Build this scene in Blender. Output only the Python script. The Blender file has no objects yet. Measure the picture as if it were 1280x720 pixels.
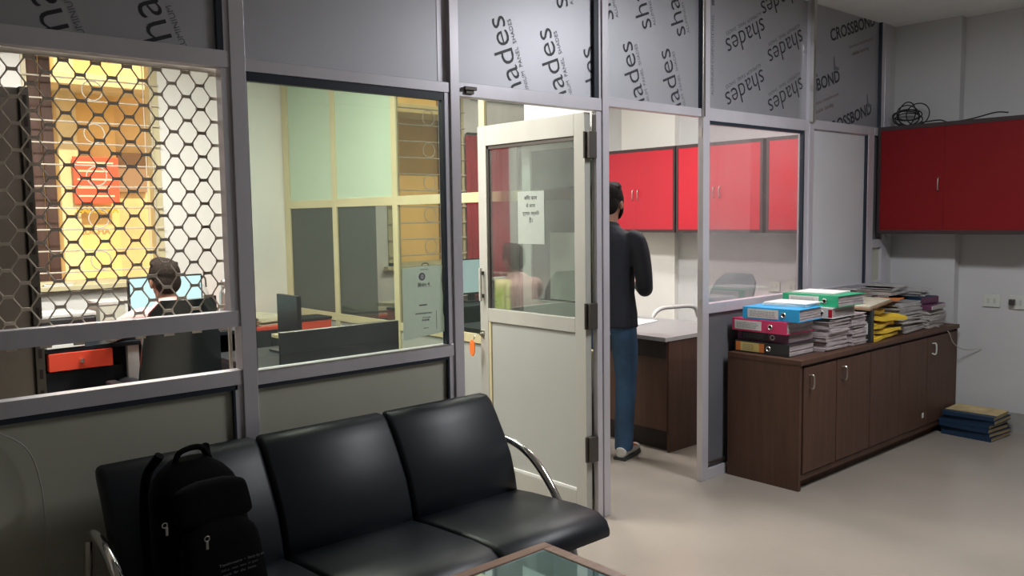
import bpy, bmesh, math, random
from mathutils import Vector, Matrix, Euler
random.seed(7)
PI = math.pi
C = bpy.context.scene.collection
R = math.radians

# ------------------------------------------------------------ materials
def mat(name, col, rough=.5, metal=0., spec=.5, noise=0., nscale=8., bump=0., bscale=60., coat=0., ior=1.45,
        emit=None, estr=0., col2=None, stretch=None):
    m = bpy.data.materials.new(name); m.use_nodes = True
    n = m.node_tree.nodes; l = m.node_tree.links; b = n['Principled BSDF']
    b.inputs['Base Color'].default_value = (*col, 1); b.inputs['Roughness'].default_value = rough
    b.inputs['Metallic'].default_value = metal; b.inputs['Specular IOR Level'].default_value = spec
    b.inputs['Coat Weight'].default_value = coat; b.inputs['IOR'].default_value = ior
    if emit: b.inputs['Emission Color'].default_value = (*emit, 1); b.inputs['Emission Strength'].default_value = estr
    tc = n.new('ShaderNodeTexCoord'); mp = n.new('ShaderNodeMapping'); l.new(tc.outputs['Object'], mp.inputs[0])
    if stretch: mp.inputs['Scale'].default_value = stretch
    if noise or col2:
        t = n.new('ShaderNodeTexNoise'); t.inputs['Scale'].default_value = nscale; t.inputs['Detail'].default_value = 6
        l.new(mp.outputs[0], t.inputs['Vector'])
        cr = n.new('ShaderNodeValToRGB')
        a = col2 if col2 else tuple(c*(1-noise) for c in col)
        cr.color_ramp.elements[0].position = .35; cr.color_ramp.elements[1].position = .65
        cr.color_ramp.elements[0].color = (*a, 1); cr.color_ramp.elements[1].color = (*[min(1, c*(1+(0 if col2 else noise*.4))) for c in col], 1)
        l.new(t.outputs['Fac'], cr.inputs[0]); l.new(cr.outputs[0], b.inputs['Base Color'])
    if bump:
        t2 = n.new('ShaderNodeTexNoise'); t2.inputs['Scale'].default_value = bscale; t2.inputs['Detail'].default_value = 4
        l.new(mp.outputs[0], t2.inputs['Vector'])
        bp = n.new('ShaderNodeBump'); bp.inputs['Strength'].default_value = bump; bp.inputs['Distance'].default_value = .01
        l.new(t2.outputs['Fac'], bp.inputs['Height']); l.new(bp.outputs[0], b.inputs['Normal'])
    return m

def glass(name, tint=(.93, .96, .93), refl=.08, dust=.04, dustcol=(.7, .7, .68), grow=.6):
    m = bpy.data.materials.new(name); m.use_nodes = True
    n = m.node_tree.nodes; l = m.node_tree.links; n.remove(n['Principled BSDF'])
    out = n['Material Output']
    tr = n.new('ShaderNodeBsdfTransparent'); tr.inputs[0].default_value = (*tint, 1)
    gl = n.new('ShaderNodeBsdfGlossy'); gl.inputs['Roughness'].default_value = .01
    df = n.new('ShaderNodeBsdfDiffuse'); df.inputs[0].default_value = (*dustcol, 1)
    m1 = n.new('ShaderNodeMixShader'); m2 = n.new('ShaderNodeMixShader')
    lw = n.new('ShaderNodeLayerWeight'); lw.inputs[0].default_value = .25
    mm = n.new('ShaderNodeMath'); mm.operation = 'MULTIPLY_ADD'; mm.inputs[1].default_value = grow; mm.inputs[2].default_value = refl
    l.new(lw.outputs['Fresnel'], mm.inputs[0])
    no = n.new('ShaderNodeTexNoise'); no.inputs['Scale'].default_value = 3
    md = n.new('ShaderNodeMath'); md.operation = 'MULTIPLY'; md.inputs[1].default_value = dust*2
    l.new(no.outputs['Fac'], md.inputs[0]); l.new(md.outputs[0], m1.inputs[0])
    l.new(tr.outputs[0], m1.inputs[1]); l.new(df.outputs[0], m1.inputs[2])
    l.new(mm.outputs[0], m2.inputs[0]); l.new(m1.outputs[0], m2.inputs[1]); l.new(gl.outputs[0], m2.inputs[2])
    l.new(m2.outputs[0], out.inputs[0])
    return m

def film(name, col, refl, rough=.015, gcol=(1, 1, 1)):
    m = bpy.data.materials.new(name); m.use_nodes = True
    n = m.node_tree.nodes; l = m.node_tree.links; n.remove(n['Principled BSDF']); out = n['Material Output']
    gl = n.new('ShaderNodeBsdfGlossy'); gl.inputs['Roughness'].default_value = rough; gl.inputs[0].default_value = (*gcol, 1)
    df = n.new('ShaderNodeBsdfDiffuse'); df.inputs[0].default_value = (*col, 1)
    ms = n.new('ShaderNodeMixShader'); ms.inputs[0].default_value = refl
    no = n.new('ShaderNodeTexNoise'); no.inputs['Scale'].default_value = 2.5
    md = n.new('ShaderNodeMath'); md.operation = 'MULTIPLY_ADD'; md.inputs[1].default_value = refl*.3; md.inputs[2].default_value = refl*.85
    l.new(no.outputs['Fac'], md.inputs[0]); l.new(md.outputs[0], ms.inputs[0])
    l.new(df.outputs[0], ms.inputs[1]); l.new(gl.outputs[0], ms.inputs[2]); l.new(ms.outputs[0], out.inputs[0])
    return m

M = dict(
    wall=mat('wall_paint', (.60, .60, .60), .6, noise=.05, nscale=1.3, bump=.05, bscale=30),
    wall_in=mat('wall_paint_office', (.80, .79, .75), .6, noise=.06, nscale=1.5, bump=.05, bscale=30),
    ceil=mat('ceiling_paint', (.78, .78, .76), .7, noise=.03),
    skirt=mat('skirting_stone', (.36, .35, .33), .35, noise=.1),
    alu=mat('aluminium_frame', (.66, .635, .68), .38, metal=.35, noise=.10, nscale=3, stretch=(1, 1, .4)),
    alu_d=mat('aluminium_gasket', (.02, .03, .045), .4),
    alu_cream=mat('cream_coated_frame', (.62, .55, .34), .35, noise=.06, nscale=4),
    alu_door=mat('pale_door_frame', (.47, .465, .42), .35, noise=.10, nscale=3, stretch=(1, 1, .4)),
    sheet=mat('protective_film_sheet', (.47, .47, .50), .50, metal=.7, noise=.05, nscale=2, bump=.06, bscale=5),
    panel=mat('laminate_panel', (.52, .52, .43), .45, noise=.05, nscale=2),
    panel_w=mat('white_laminate', (.62, .62, .64), .35, noise=.05, nscale=2, bump=.1, bscale=4),
    panel_door=mat('door_laminate', (.44, .45, .42), .4, noise=.03, nscale=2),
    panel_dk=mat('grey_panel', (.13, .13, .14), .35, noise=.1, nscale=3),
    ink=mat('print_ink', (.035, .035, .045), .5), ink2=mat('faded_print', (.16, .16, .18), .5),
    inkred=mat('faded_red_print', (.20, .12, .11), .5),
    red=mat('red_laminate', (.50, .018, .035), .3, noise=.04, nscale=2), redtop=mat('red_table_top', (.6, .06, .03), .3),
    darkframe=mat('dark_brown_trim', (.045, .028, .03), .4),
    wood=mat('brown_laminate', (.100, .048, .030), .55, noise=.18, nscale=5, stretch=(6, 6, .5)),
    wood_d=mat('dark_recess', (.02, .012, .01), .6),
    black=mat('black_leatherette', (.007, .010, .015), .42, spec=.5, bump=.04, bscale=25),
    blackp=mat('black_plastic', (.012, .012, .014), .4), blackm=mat('black_board', (.010, .013, .018), .4, spec=.3),
    cloth=mat('black_backpack_cloth', (.004, .004, .005), .85, spec=.1, bump=.2, bscale=200),
    chrome=mat('chrome', (.75, .74, .72), .13, metal=1.), steel=mat('brushed_steel', (.6, .58, .54), .28, metal=1.),
    steel_d=mat('dark_steel', (.10, .09, .08), .45, metal=.6), mesh=mat('grille_steel', (.60, .52, .42), .5, metal=.1),
    rod=mat('window_rod_paint', (.62, .56, .46), .4), 
    tablewood=mat('table_wood', (.30, .17, .13), .35, noise=.2, nscale=12, stretch=(1, 8, 8)),
    paper=mat('white_paper', (.78, .79, .76), .7, noise=.03), paper2=mat('old_paper', (.54, .50, .47), .8, noise=.25, nscale=20, stretch=(1, 1, 20)),
    pages=mat('paper_edges', (.52, .45, .45), .8, noise=.35, nscale=14, stretch=(1, 1, 30)),
    papery=mat('buff_papers', (.62, .57, .44), .7, noise=.15, nscale=15),
    brownpaper=mat('brown_board', (.33, .21, .12), .7, noise=.1), yellow=mat('yellow_envelope', (.85, .58, .05), .5, noise=.1),
    yelpage=mat('yellowed_pages', (.55, .43, .22), .8, noise=.25, nscale=10, stretch=(1, 1, 30)),
    plastic=mat('clear_plastic_cover', (.46, .45, .43), .2, noise=.2, nscale=12, bump=.4, bscale=18),
    pink=mat('pink_board', (.72, .05, .16), .35), cyan=mat('cyan_board', (.03, .42, .80), .35), green=mat('green_board', (.03, .42, .20), .35),
    bblack=mat('black_board_cover', (.03, .035, .035), .4), label_y=mat('yellow_label', (.78, .62, .22), .5), label_o=mat('orange_label', (.8, .25, .06), .5),
    label_w=mat('white_label', (.72, .72, .70), .5), maroon=mat('maroon_cover', (.13, .04, .09), .5), navy=mat('navy_book_cloth', (.012, .035, .075), .5),
    orange=mat('orange_plastic', (.9, .22, .05), .4), almirah=mat('almirah_paint', (.20, .17, .15), .45, noise=.15, nscale=4),
    skin=mat('skin', (.33, .17, .11), .5), hair=mat('black_hair', (.012, .010, .009), .85, spec=.15, bump=.6, bscale=150),
    hair2=mat('dark_brown_hair', (.03, .022, .018), .85, spec=.15, bump=.6, bscale=150),
    shirt=mat('navy_shirt', (.012, .014, .022), .8, noise=.2, nscale=8, bump=.3, bscale=14),
    pinkshirt=mat('pink_shirt', (.72, .45, .42), .8, bump=.3, bscale=12), jeans=mat('denim', (.035, .085, .16), .85, noise=.35, nscale=6, bump=.3, bscale=16),
    shoe=mat('white_shoe', (.6, .58, .54), .5), shoeo=mat('rust_shoe', (.5, .14, .05), .6), greychair=mat('grey_leatherette', (.075, .095, .10), .35, spec=.6),
    desk_top=mat('desk_top_laminate', (.26, .26, .26), .3, noise=.06), dk_trouser=mat('dark_trousers', (.03, .03, .04), .8),
    cream=mat('socket_plastic', (.62, .64, .58), .4), whitep=mat('grey_white_plastic', (.5, .5, .48), .4),
    wire=mat('black_wire', (.02, .02, .02), .5), wirew=mat('white_wire', (.5, .48, .45), .5),
    yfac=mat('yellow_facade', (.74, .52, .24), .8, noise=.18, nscale=1.5), yfac2=mat('ochre_facade', (.66, .47, .25), .8, noise=.2, nscale=2),
    cfac=mat('cream_column_paint', (.62, .53, .33), .8, noise=.1), louv=mat('shutter_grey_brown', (.28, .18, .12), .7),
    signred=mat('sign_red', (.9, .10, .06), .5), signy=mat('sign_dark_yellow', (.42, .30, .03), .5), signw=mat('sign_white', (.95, .6, .5), .5),
    shutter=mat('red_brown_shutter', (.10, .05, .035), .6, noise=.3, nscale=3, stretch=(4, 4, .4)),
    frost=film('frosted_green_glass', (.50, .62, .48), .10, .05), darkglass=film('dark_film_glass', (.035, .045, .04), .42, gcol=(.95, .92, .85)),
    darkglass2=film('smoky_film_glass', (.035, .048, .042), .10, .03),
    brickred=mat('brick_red_wall', (.30, .15, .11), .8, noise=.25, nscale=4), curtain=mat('red_curtain', (.42, .03, .05), .7, noise=.15, nscale=3), thin=None,
    red_shaded=mat('red_laminate_shaded', (.20, .006, .009), .5, spec=.25, noise=.04, nscale=2),  # red laminate with the outer cabinet's dimmer light put into the colour
    blackchair=mat('black_glossy_leatherette', (.016, .021, .021), .22, spec=.9, bump=.05, bscale=12),
    blacktv=mat('monitor_shell', (.01, .01, .012), .3), 
    screen=mat('monitor_screen', (.1, .1, .1), .3, emit=(.50, .80, .80), estr=1.1), screeny=mat('yellow_screen', (.1, .1, .1), .3, emit=(.75, .95, .12), estr=2.2),
    lamp=mat('lamp_diffuser', (.9, .9, .9), .4, emit=(1, .97, .9), estr=6),
    gl=glass('window_glass', (.90, .95, .90), .05, .05), gl5=glass('dusty_glass', (.97, .92, .93), .02, .09, grow=.25), gld=glass('door_glass', (.88, .94, .90), .10, .08),
    gltab=film('table_glass', (.10, .15, .15), .35, .03, (.75, .95, .95)),
)
# floor: large polished tiles
def thin_paper():
    m = bpy.data.materials.new('thin_paper'); m.use_nodes = True
    n = m.node_tree.nodes; l = m.node_tree.links; n.remove(n['Principled BSDF'])
    a = n.new('ShaderNodeBsdfDiffuse'); b = n.new('ShaderNodeBsdfTranslucent'); x = n.new('ShaderNodeMixShader'); x.inputs[0].default_value = .55
    no = n.new('ShaderNodeTexNoise'); no.inputs['Scale'].default_value = 6; cr = n.new('ShaderNodeValToRGB')
    cr.color_ramp.elements[0].color = (.68, .74, .68, 1); cr.color_ramp.elements[1].color = (.78, .82, .77, 1); l.new(no.outputs['Fac'], cr.inputs[0])
    l.new(cr.outputs[0], a.inputs[0]); l.new(cr.outputs[0], b.inputs[0])
    l.new(a.outputs[0], x.inputs[1]); l.new(b.outputs[0], x.inputs[2]); l.new(x.outputs[0], n['Material Output'].inputs[0])
    return m
M['thin'] = thin_paper()
def floor_mat():
    m = mat('polished_floor', (.33, .29, .245), .25, noise=.10, nscale=1.2)
    n = m.node_tree.nodes; l = m.node_tree.links; b = n['Principled BSDF']
    tc = n.new('ShaderNodeTexCoord'); br = n.new('ShaderNodeTexBrick'); br.offset = 0
    br.inputs['Scale'].default_value = 1; br.inputs['Mortar Size'].default_value = .0012; br.inputs['Brick Width'].default_value = 1.2; br.inputs['Row Height'].default_value = 1.2
    l.new(tc.outputs['Object'], br.inputs['Vector'])
    mx = n.new('ShaderNodeMix'); mx.data_type = 'RGBA'; mx.blend_type = 'MULTIPLY'
    src = b.inputs['Base Color'].links[0].from_socket
    br.inputs['Color1'].default_value = (1, 1, 1, 1); br.inputs['Color2'].default_value = (1, 1, 1, 1); br.inputs['Mortar'].default_value = (.9, .9, .9, 1)
    mx.inputs['Factor'].default_value = 1
    l.new(src, mx.inputs['A']); l.new(br.outputs['Color'], mx.inputs['B']); l.new(mx.outputs['Result'], b.inputs['Base Color'])
    return m
M['floor'] = floor_mat()

# ------------------------------------------------------------ helpers
def obj(name, bm, m, parent=None, smooth=False):
    me = bpy.data.meshes.new(name)
    if isinstance(bm, bmesh.types.BMesh):
        bmesh.ops.recalc_face_normals(bm, faces=bm.faces[:]); bm.to_mesh(me); bm.free()
    else: me = bm
    if smooth:
        for p in me.polygons: p.use_smooth = True
        try: me.set_sharp_from_angle(angle=R(40))
        except Exception: pass
    if not me.materials: me.materials.append(M[m] if isinstance(m, str) else m)
    o = bpy.data.objects.new(name, me); C.objects.link(o)
    if parent: o.parent = parent
    return o
def thing(name, label, cat, loc=(0, 0, 0), rz=0, group=None, kind=None):
    o = bpy.data.objects.new(name, None); C.objects.link(o); o.empty_display_size = .1
    o.location = loc; o.rotation_euler = (0, 0, rz)
    if label: o['label'] = label
    if cat: o['category'] = cat
    if group: o['group'] = group
    if kind: o['kind'] = kind
    return o
def tag(o, label, cat, group=None, kind=None):
    o['label'] = label; o['category'] = cat
    if group: o['group'] = group
    if kind: o['kind'] = kind
    return o
def struct(name, bm, m, label, cat='wall', parent=None):
    o = obj(name, bm, m, parent)
    if parent is None: o['kind'] = 'structure'; o['label'] = label; o['category'] = cat
    return o
def new(): return bmesh.new()
def box(bm, x0, x1, y0, y1, z0, z1, bev=0, mtx=None, seg=2):
    vs = [bm.verts.new((x, y, z)) for x in (x0, x1) for y in (y0, y1) for z in (z0, z1)]
    fs = [(0, 1, 3, 2), (4, 6, 7, 5), (0, 4, 5, 1), (2, 3, 7, 6), (0, 2, 6, 4), (1, 5, 7, 3)]
    f = [bm.faces.new([vs[i] for i in q]) for q in fs]
    if bev:
        es = list({e for q in f for e in q.edges})
        r = bmesh.ops.bevel(bm, geom=es, offset=bev, segments=seg, affect='EDGES', profile=.5)
        vs = list({v for q in r['faces'] for v in q.verts} | {v for v in vs if v.is_valid})
    if mtx is not None: bmesh.ops.transform(bm, matrix=mtx, verts=[v for v in vs if v.is_valid])
    return bm
def B(*a, **k): return box(new(), *a, **k)
def frame_mtx(d):
    z = d.normalized(); x = z.orthogonal().normalized(); y = z.cross(x)
    return Matrix((x, y, z)).transposed()
def tube(bm, pts, r, seg=10, caps=True):
    pts = [Vector(p) for p in pts]; rs = r if isinstance(r, (list, tuple)) else [r]*len(pts)
    rings = []; fx = None
    for i, p in enumerate(pts):
        d = (pts[min(i+1, len(pts)-1)]-pts[max(i-1, 0)]).normalized()
        if fx is None: fx = d.orthogonal().normalized()
        fx = (fx-d*fx.dot(d)); fx = fx.normalized() if fx.length > 1e-6 else d.orthogonal().normalized()
        fy = d.cross(fx)
        rings.append([bm.verts.new(p+fx*rs[i]*math.cos(2*PI*k/seg)+fy*rs[i]*math.sin(2*PI*k/seg)) for k in range(seg)])
    for a, b in zip(rings, rings[1:]):
        for k in range(seg): bm.faces.new((a[k], a[(k+1) % seg], b[(k+1) % seg], b[k]))
    if caps: bm.faces.new(rings[0][::-1]); bm.faces.new(rings[-1])
    return bm
def arc(pts, n=6):
    """Catmull-Rom smoothing"""
    P = [Vector(p) for p in pts]; P = [P[0]*2-P[1]]+P+[P[-1]*2-P[-2]]; out = []
    for i in range(1, len(P)-2):
        for k in range(n):
            t = k/n; a, b, c, d = P[i-1:i+3]
            out.append(.5*((2*b)+(c-a)*t+(2*a-5*b+4*c-d)*t*t+(3*b-a-3*c+d)*t**3))
    out.append(P[-2]); return out
def lathe(bm, prof, c=(0, 0, 0), seg=20):
    rings = [[bm.verts.new((c[0]+r*math.cos(2*PI*k/seg), c[1]+r*math.sin(2*PI*k/seg), c[2]+z)) for k in range(seg)] for r, z in prof]
    for a, b in zip(rings, rings[1:]):
        for k in range(seg): bm.faces.new((a[k], a[(k+1) % seg], b[(k+1) % seg], b[k]))
    bm.faces.new(rings[0][::-1]); bm.faces.new(rings[-1]); return bm
def prism(bm, poly, lo, hi, axis='x'):
    """extrude a closed 2-D outline; axis x: outline is (y,z)"""
    def v(u, w, t): return (t, u, w) if axis == 'x' else ((u, t, w) if axis == 'y' else (u, w, t))
    a = [bm.verts.new(v(u, w, lo)) for u, w in poly]; b = [bm.verts.new(v(u, w, hi)) for u, w in poly]
    n = len(poly)
    for i in range(n): bm.faces.new((a[i], a[(i+1) % n], b[(i+1) % n], b[i]))
    bm.faces.new(a[::-1]); bm.faces.new(b); return bm
def ring(bm, c, rad, r, axis='y', seg=28, a0=0, a1=2*PI):
    full = abs(a1-a0-2*PI) < 1e-6
    pts = []
    for k in range(seg+1):
        t = a0+(a1-a0)*k/seg; u, w = rad*math.cos(t), rad*math.sin(t)
        pts.append((c[0]+u, c[1], c[2]+w) if axis == 'y' else ((c[0], c[1]+u, c[2]+w) if axis == 'x' else (c[0]+u, c[1]+w, c[2])))
    return tube(bm, pts, r, 6, caps=not full)
def text_bm(s, width=None, height=None, bold=0., extrude=0.):
    cu = bpy.data.curves.new('lettering', 'FONT'); cu.body = s; cu.size = 1; cu.offset = bold; cu.extrude = extrude; cu.resolution_u = 3
    o = bpy.data.objects.new('lettering', cu); C.objects.link(o)
    dg = bpy.context.evaluated_depsgraph_get(); me = bpy.data.meshes.new_from_object(o.evaluated_get(dg))
    bpy.data.objects.remove(o); bpy.data.curves.remove(cu)
    bm = new(); bm.from_mesh(me); bpy.data.meshes.remove(me)
    if not bm.verts: return bm, 1, 1
    x0 = min(v.co.x for v in bm.verts); x1 = max(v.co.x for v in bm.verts); h = max(v.co.y for v in bm.verts)
    k = (width/(x1-x0)) if width else height/h
    bmesh.ops.translate(bm, vec=(-x0, 0, 0), verts=bm.verts); bmesh.ops.scale(bm, vec=(k, k, k), verts=bm.verts)
    return bm, (x1-x0)*k, h*k
def merge(dst, src, mtx=None):
    me = bpy.data.meshes.new('t'); src.to_mesh(me); src.free()
    if mtx is not None: me.transform(mtx)
    dst.from_mesh(me); bpy.data.meshes.remove(me)
def clip(bm, x0=None, x1=None, z0=None, z1=None):
    for co, no in (((x0, 0, 0), (-1, 0, 0)), ((x1, 0, 0), (1, 0, 0)), ((0, 0, z0), (0, 0, -1)), ((0, 0, z1), (0, 0, 1))):
        if None in co: continue
        bmesh.ops.bisect_plane(bm, geom=bm.verts[:]+bm.edges[:]+bm.faces[:], plane_co=co, plane_no=no, clear_outer=True)
# text plane mapping: local (u,v) on a surface facing -Y at y, rotated by ang, origin (x,z)
def on_y(x, y, z, ang=0):
    return Matrix.Translation((x, y, z)) @ Matrix.Rotation(-ang, 4, 'Y') @ Matrix.Rotation(PI/2, 4, 'X')
# surface facing -X: u along -Y, v up
def on_x(x, y, z, ang=0):
    return Matrix.Translation((x, y, z)) @ Matrix.Rotation(ang, 4, 'X').inverted() @ Matrix(((0, 0, -1, 0), (-1, 0, 0, 0), (0, 1, 0, 0), (0, 0, 0, 1)))

# ------------------------------------------------------------ camera
cam = bpy.data.cameras.new('camera'); co = bpy.data.objects.new('camera', cam); C.objects.link(co)
cam.sensor_width = 36; cam.lens = 1062.07/1280*36; cam.clip_start = .02
def camrot(pitch, roll, yaw):
    p, r, y = R(pitch), R(roll), R(yaw)
    fw = Vector((math.sin(y)*math.cos(p), math.cos(y)*math.cos(p), -math.sin(p)))
    rt = Vector((math.cos(y), -math.sin(y), 0)); up = rt.cross(fw)
    r2 = rt*math.cos(r)+up*math.sin(r); u2 = -rt*math.sin(r)+up*math.cos(r)
    return Matrix((r2, u2, -fw)).transposed()
co.matrix_world = Matrix.Translation((0, 0, 1.55)) @ camrot(4.826, -.817, 41.412).to_4x4()
bpy.context.scene.camera = co

# ------------------------------------------------------------ room shell
XW, YF, CH = 6.46, 6.41, 2.9      # back wall, far wall, ceiling
YP = 2.898                        # front face of the glazed partition
struct('floor', B(-3, XW+.2, -3.2, 6.6, -.1, 0), 'floor', 'polished beige tiled floor of the whole office', 'floor')
struct('ceiling', B(-3, XW+.2, -3.2, 6.6, CH, CH+.12), 'ceil', 'plain off-white ceiling', 'ceiling')
struct('wall_back', B(XW, XW+.2, -3.2, 6.6, 0, CH), 'wall', 'white painted wall behind the red cabinets')
struct('trim_1', B(XW-.08, XW, 2.45, 3.1, 0, CH), 'wall', 'shallow white pilaster where the partition meets the wall', 'pilaster')
struct('trim_2', B(XW-.06, XW, 4.95, 5.6, 0, CH), 'wall_in', 'shallow white pilaster inside the cabin', 'pilaster')
struct('baseboard_back', B(XW-.015, XW, -3.2, 2.45, 0, .14), 'skirt', 'grey skirting along the wall by the stacked blue books', 'skirting')
struct('wall_left', B(-3.2, -3, -3.2, 6.6, 0, CH), 'wall', 'plain wall at the left end')
struct('wall_front', B(-3, XW, -3.4, -3.2, 0, CH), 'wall', 'plain wall behind the viewer')
# far wall with the window opening
WX0, WX1, WZ0, WZ1 = 1.36, 2.235, 1.12, 2.72
bm = new()
box(bm, -3, WX0, YF, YF+.2, 0, CH); box(bm, WX1, XW, YF, YF+.2, 0, CH); box(bm, WX0, WX1, YF, YF+.2, 0, WZ0); box(bm, WX0, WX1, YF, YF+.2, WZ1, CH)
struct('wall_far', bm, 'wall_in', 'cream-white wall of the left office with the barred window')
w = thing('window_1', 'barred window with thin rods and rings looking on a yellow building', 'window', (WX0, YF, WZ0), kind='structure')
W_, H_ = WX1-WX0, WZ1-WZ0
bm = new()
box(bm, 0, .03, -.01, .08, 0, H_); box(bm, W_-.06, W_, -.01, .08, 0, H_); box(bm, 0, W_, -.01, .08, 0, .03); box(bm, 0, W_, -.01, .08, H_-.03, H_)
obj('window_frame', bm, 'alu_cream', w)
bm = new()
for k in range(11): tube(bm, [(.0, -.03, .09+k*.1465), (W_-.0, -.03, .09+k*.1465)], .0055, 6)
for k in range(2): tube(bm, [(W_-.06-.05*k, -.03, 0), (W_-.06-.05*k, -.03, H_)], .004, 6)
for k in range(5): ring(bm, (.425, -.03, .163+k*.293), .066, .0045)
obj('window_grille', bm, 'rod', w)
bm = new()
for k in range(3): box(bm, -.02+k*.075, .05+k*.075, .10, .125, -.02, H_+.02, .003)
obj('shutter_leaf', bm, 'shutter', w)
obj('window_sill', B(-.05, W_+.05, -.06, .0, -.035, 0, .004), 'alu_cream', w)

cu = thing('red_curtain', 'dark red curtain hanging on the far wall left of the barred window', 'curtain', (.98, YF-.03, .75))
bm = new(); pts = [(-.40+.78*i/60, .012*math.sin(i*1.25)) for i in range(61)]
prism(bm, [(x, y-.004) for x, y in pts]+[(x, y+.004) for x, y in reversed(pts)], 0, 1.57, 'z'); obj('cloth', bm, 'curtain', cu, True)
obj('curtain_rod', tube(new(), [(-.42, 0, 1.59), (.36, 0, 1.59)], .01, 8), 'steel_d', cu)
# ------------------------------------------------------------ glazed partition
P = thing('wall_partition', 'grey aluminium framed partition with glass bays and printed film sheets above', 'partition', (0, YP, 0), kind='structure')
def rail(x0, x1, z0, z1, y0=0, y1=.05, m='alu'): return obj('rail', B(x0, x1, y0, y1, z0, z1, .0015), m, P)
def post(x0, x1, z1=CH, y0=-.006, y1=.055, m='alu', z0=0): return obj('post', B(x0, x1, y0, y1, z0, z1, .002), m, P)
post(-.20, -.15)
post(1.263, 1.318); post(2.221, 2.270); post(3.166, 3.212); post(4.0, 4.06, CH, -.004, .034)
post(5.145, 5.20); post(5.965, 6.055, 2.15, y0=0); post(6.20, 6.28, y0=.0); obj('end_filler', B(6.28, 6.379, .012, .05, 0, CH), 'wall', P)
obj('post', B(5.14, 5.172, -.03, -.004, 2.13, CH, .002), 'steel', P); obj('post', B(3.985, 4.008, -.012, -.004, 2.09, CH, .002), 'steel', P)
# frieze rails, sills, mid rails
rail(-3, 1.263, 2.078, 2.136); rail(1.318, 2.221, 2.073, 2.116); rail(2.27, 3.166, 2.064, 2.124)
rail(3.212, 4.0, 2.090, 2.135); rail(4.06, 5.145, 2.073, 2.143); rail(5.20, 5.965, 2.092, 2.150); rail(6.055, 6.20, 2.092, 2.150)
rail(-3, 1.263, 1.172, 1.229); rail(-3, 1.263, .963, 1.016); rail(1.318, 2.221, .952, 1.005)
rail(4.06, 5.145, .975, 1.032); rail(5.20, 5.965, .975, 1.032); rail(6.055, 6.2, .975, 1.036); rail(6.055, 6.2, 1.285, 1.345)
for x0, x1 in ((-3, 1.263), (1.318, 2.221), (4.06, 5.145), (5.20, 5.965), (6.055, 6.2)): rail(x0, x1, 0, .06)
# shadow gaskets and inner stiles round each bay
bm = new()
box(bm, -3, 1.245, .004, .02, .945, .963); box(bm, 1.228, 1.236, .004, .03, .06, .945); box(bm, 1.318, 2.2, .004, .02, .938, .952); box(bm, 2.187, 2.195, .004, .03, .06, .94)
box(bm, 1.318, 2.221, .006, .03, 2.040, 2.073); box(bm, 2.182, 2.195, .004, .03, 1.005, 2.04); box(bm, 1.318, 1.328, .012, .03, 1.005, 2.04)
box(bm, 1.224, 1.245, .004, .03, 2.136, CH); box(bm, 3.118, 3.15, .004, .03, 2.124, CH); box(bm, 3.985, 3.998, .004, .03, 2.135, CH)
box(bm, 4.06, 5.10, .006, .03, 2.055, 2.073); box(bm, 5.085, 5.10, .004, .03, 1.032, 2.06); box(bm, 5.945, 5.965, .004, .03, 1.032, 2.085); box(bm, 6.135, 6.15, .002, .03, 2.15, CH)
obj('gasket', bm, 'alu_d', P)
bm = new()
box(bm, 1.236, 1.263, .004, .05, 0, .963); box(bm, 2.195, 2.221, .003, .05, 0, 2.073); box(bm, 1.232, 1.263, .004, .05, 1.229, 2.078); box(bm, 1.245, 1.263, .003, .05, 2.136, CH)
box(bm, 3.15, 3.166, .003, .05, 2.124, CH); box(bm, 5.10, 5.145, .003, .05, .0, 2.073); box(bm, 6.15, 6.2, .004, .05, 2.15, CH); box(bm, 2.176, 2.221, .02, .05, 2.116, CH)
obj('inner_stile', bm, 'alu', P)
obj('inner_stile', B(1.322, 2.2, -.001, .0, 1.0, 1.0055), 'steel', P)
def sheet(x0, x1, z0, z1=CH, m='sheet', y=.022): return obj('frieze_sheet', B(x0, x1, y, y+.006, z0, z1), m, P)
SH = [sheet(-3, 1.224, 2.136), sheet(1.318, 2.176, 2.116), sheet(2.27, 3.118, 2.124), sheet(3.212, 3.985, 2.135), sheet(4.06, 5.145, 2.143), sheet(5.20, 6.135, 2.15)]
def shades(parent, words, x0, x1, z0, ang, small=True):
    bm, sm = new(), new()
    for (x, z) in words:
        t, w_, h_ = text_bm('shades', width=.425, bold=-.006); merge(bm, t, on_y(x, .0208, z, ang))
        if small:
            t, w_, h_ = text_bm('ALUMINIUM  PANEL  SHADES', width=.40)
            c, s = math.cos(ang), math.sin(ang); d = .036
            merge(sm, t, on_y(x+s*d, .0208, z-c*d, ang))
    clip(bm, x0, x1, z0, CH); clip(sm, x0, x1, z0, CH)
    obj('lettering', bm, 'ink', parent); obj('lettering', sm, 'ink2', parent)
A1 = R(110)
shades(SH[0], [(.785, 2.09), (1.10, 2.10), (.47, 2.10), (.15, 2.1)], -3, 1.224, 2.136, A1)
shades(SH[2], [(2.69, 2.045), (2.98, 2.03), (3.27, 1.98), (2.96, 2.545), (2.66, 2.56), (3.27, 2.52)], 2.27, 3.118, 2.124, A1)
shades(SH[3], [(3.56, 2.04), (3.87, 2.04), (3.58, 2.53), (3.87, 2.53), (3.285, 2.53)], 3.212, 3.985, 2.135, A1)
shades(SH[4], [(4.62, 2.725), (5.06, 2.715), (4.62, 2.42), (5.07, 2.415), (4.98, 2.99)], 4.15, 5.145, 2.143, R(205))
bm = new(); box(bm, 4.108, 4.13, .0205, .0212, 2.72, 2.80)
t, _, _ = text_bm('ALUMINIUM COMPOSITE PANEL', width=.45); merge(bm, t, on_y(4.128, .0208, 2.22, R(90)))
obj('lettering', bm, 'ink2', SH[4])
bm = new()
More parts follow.
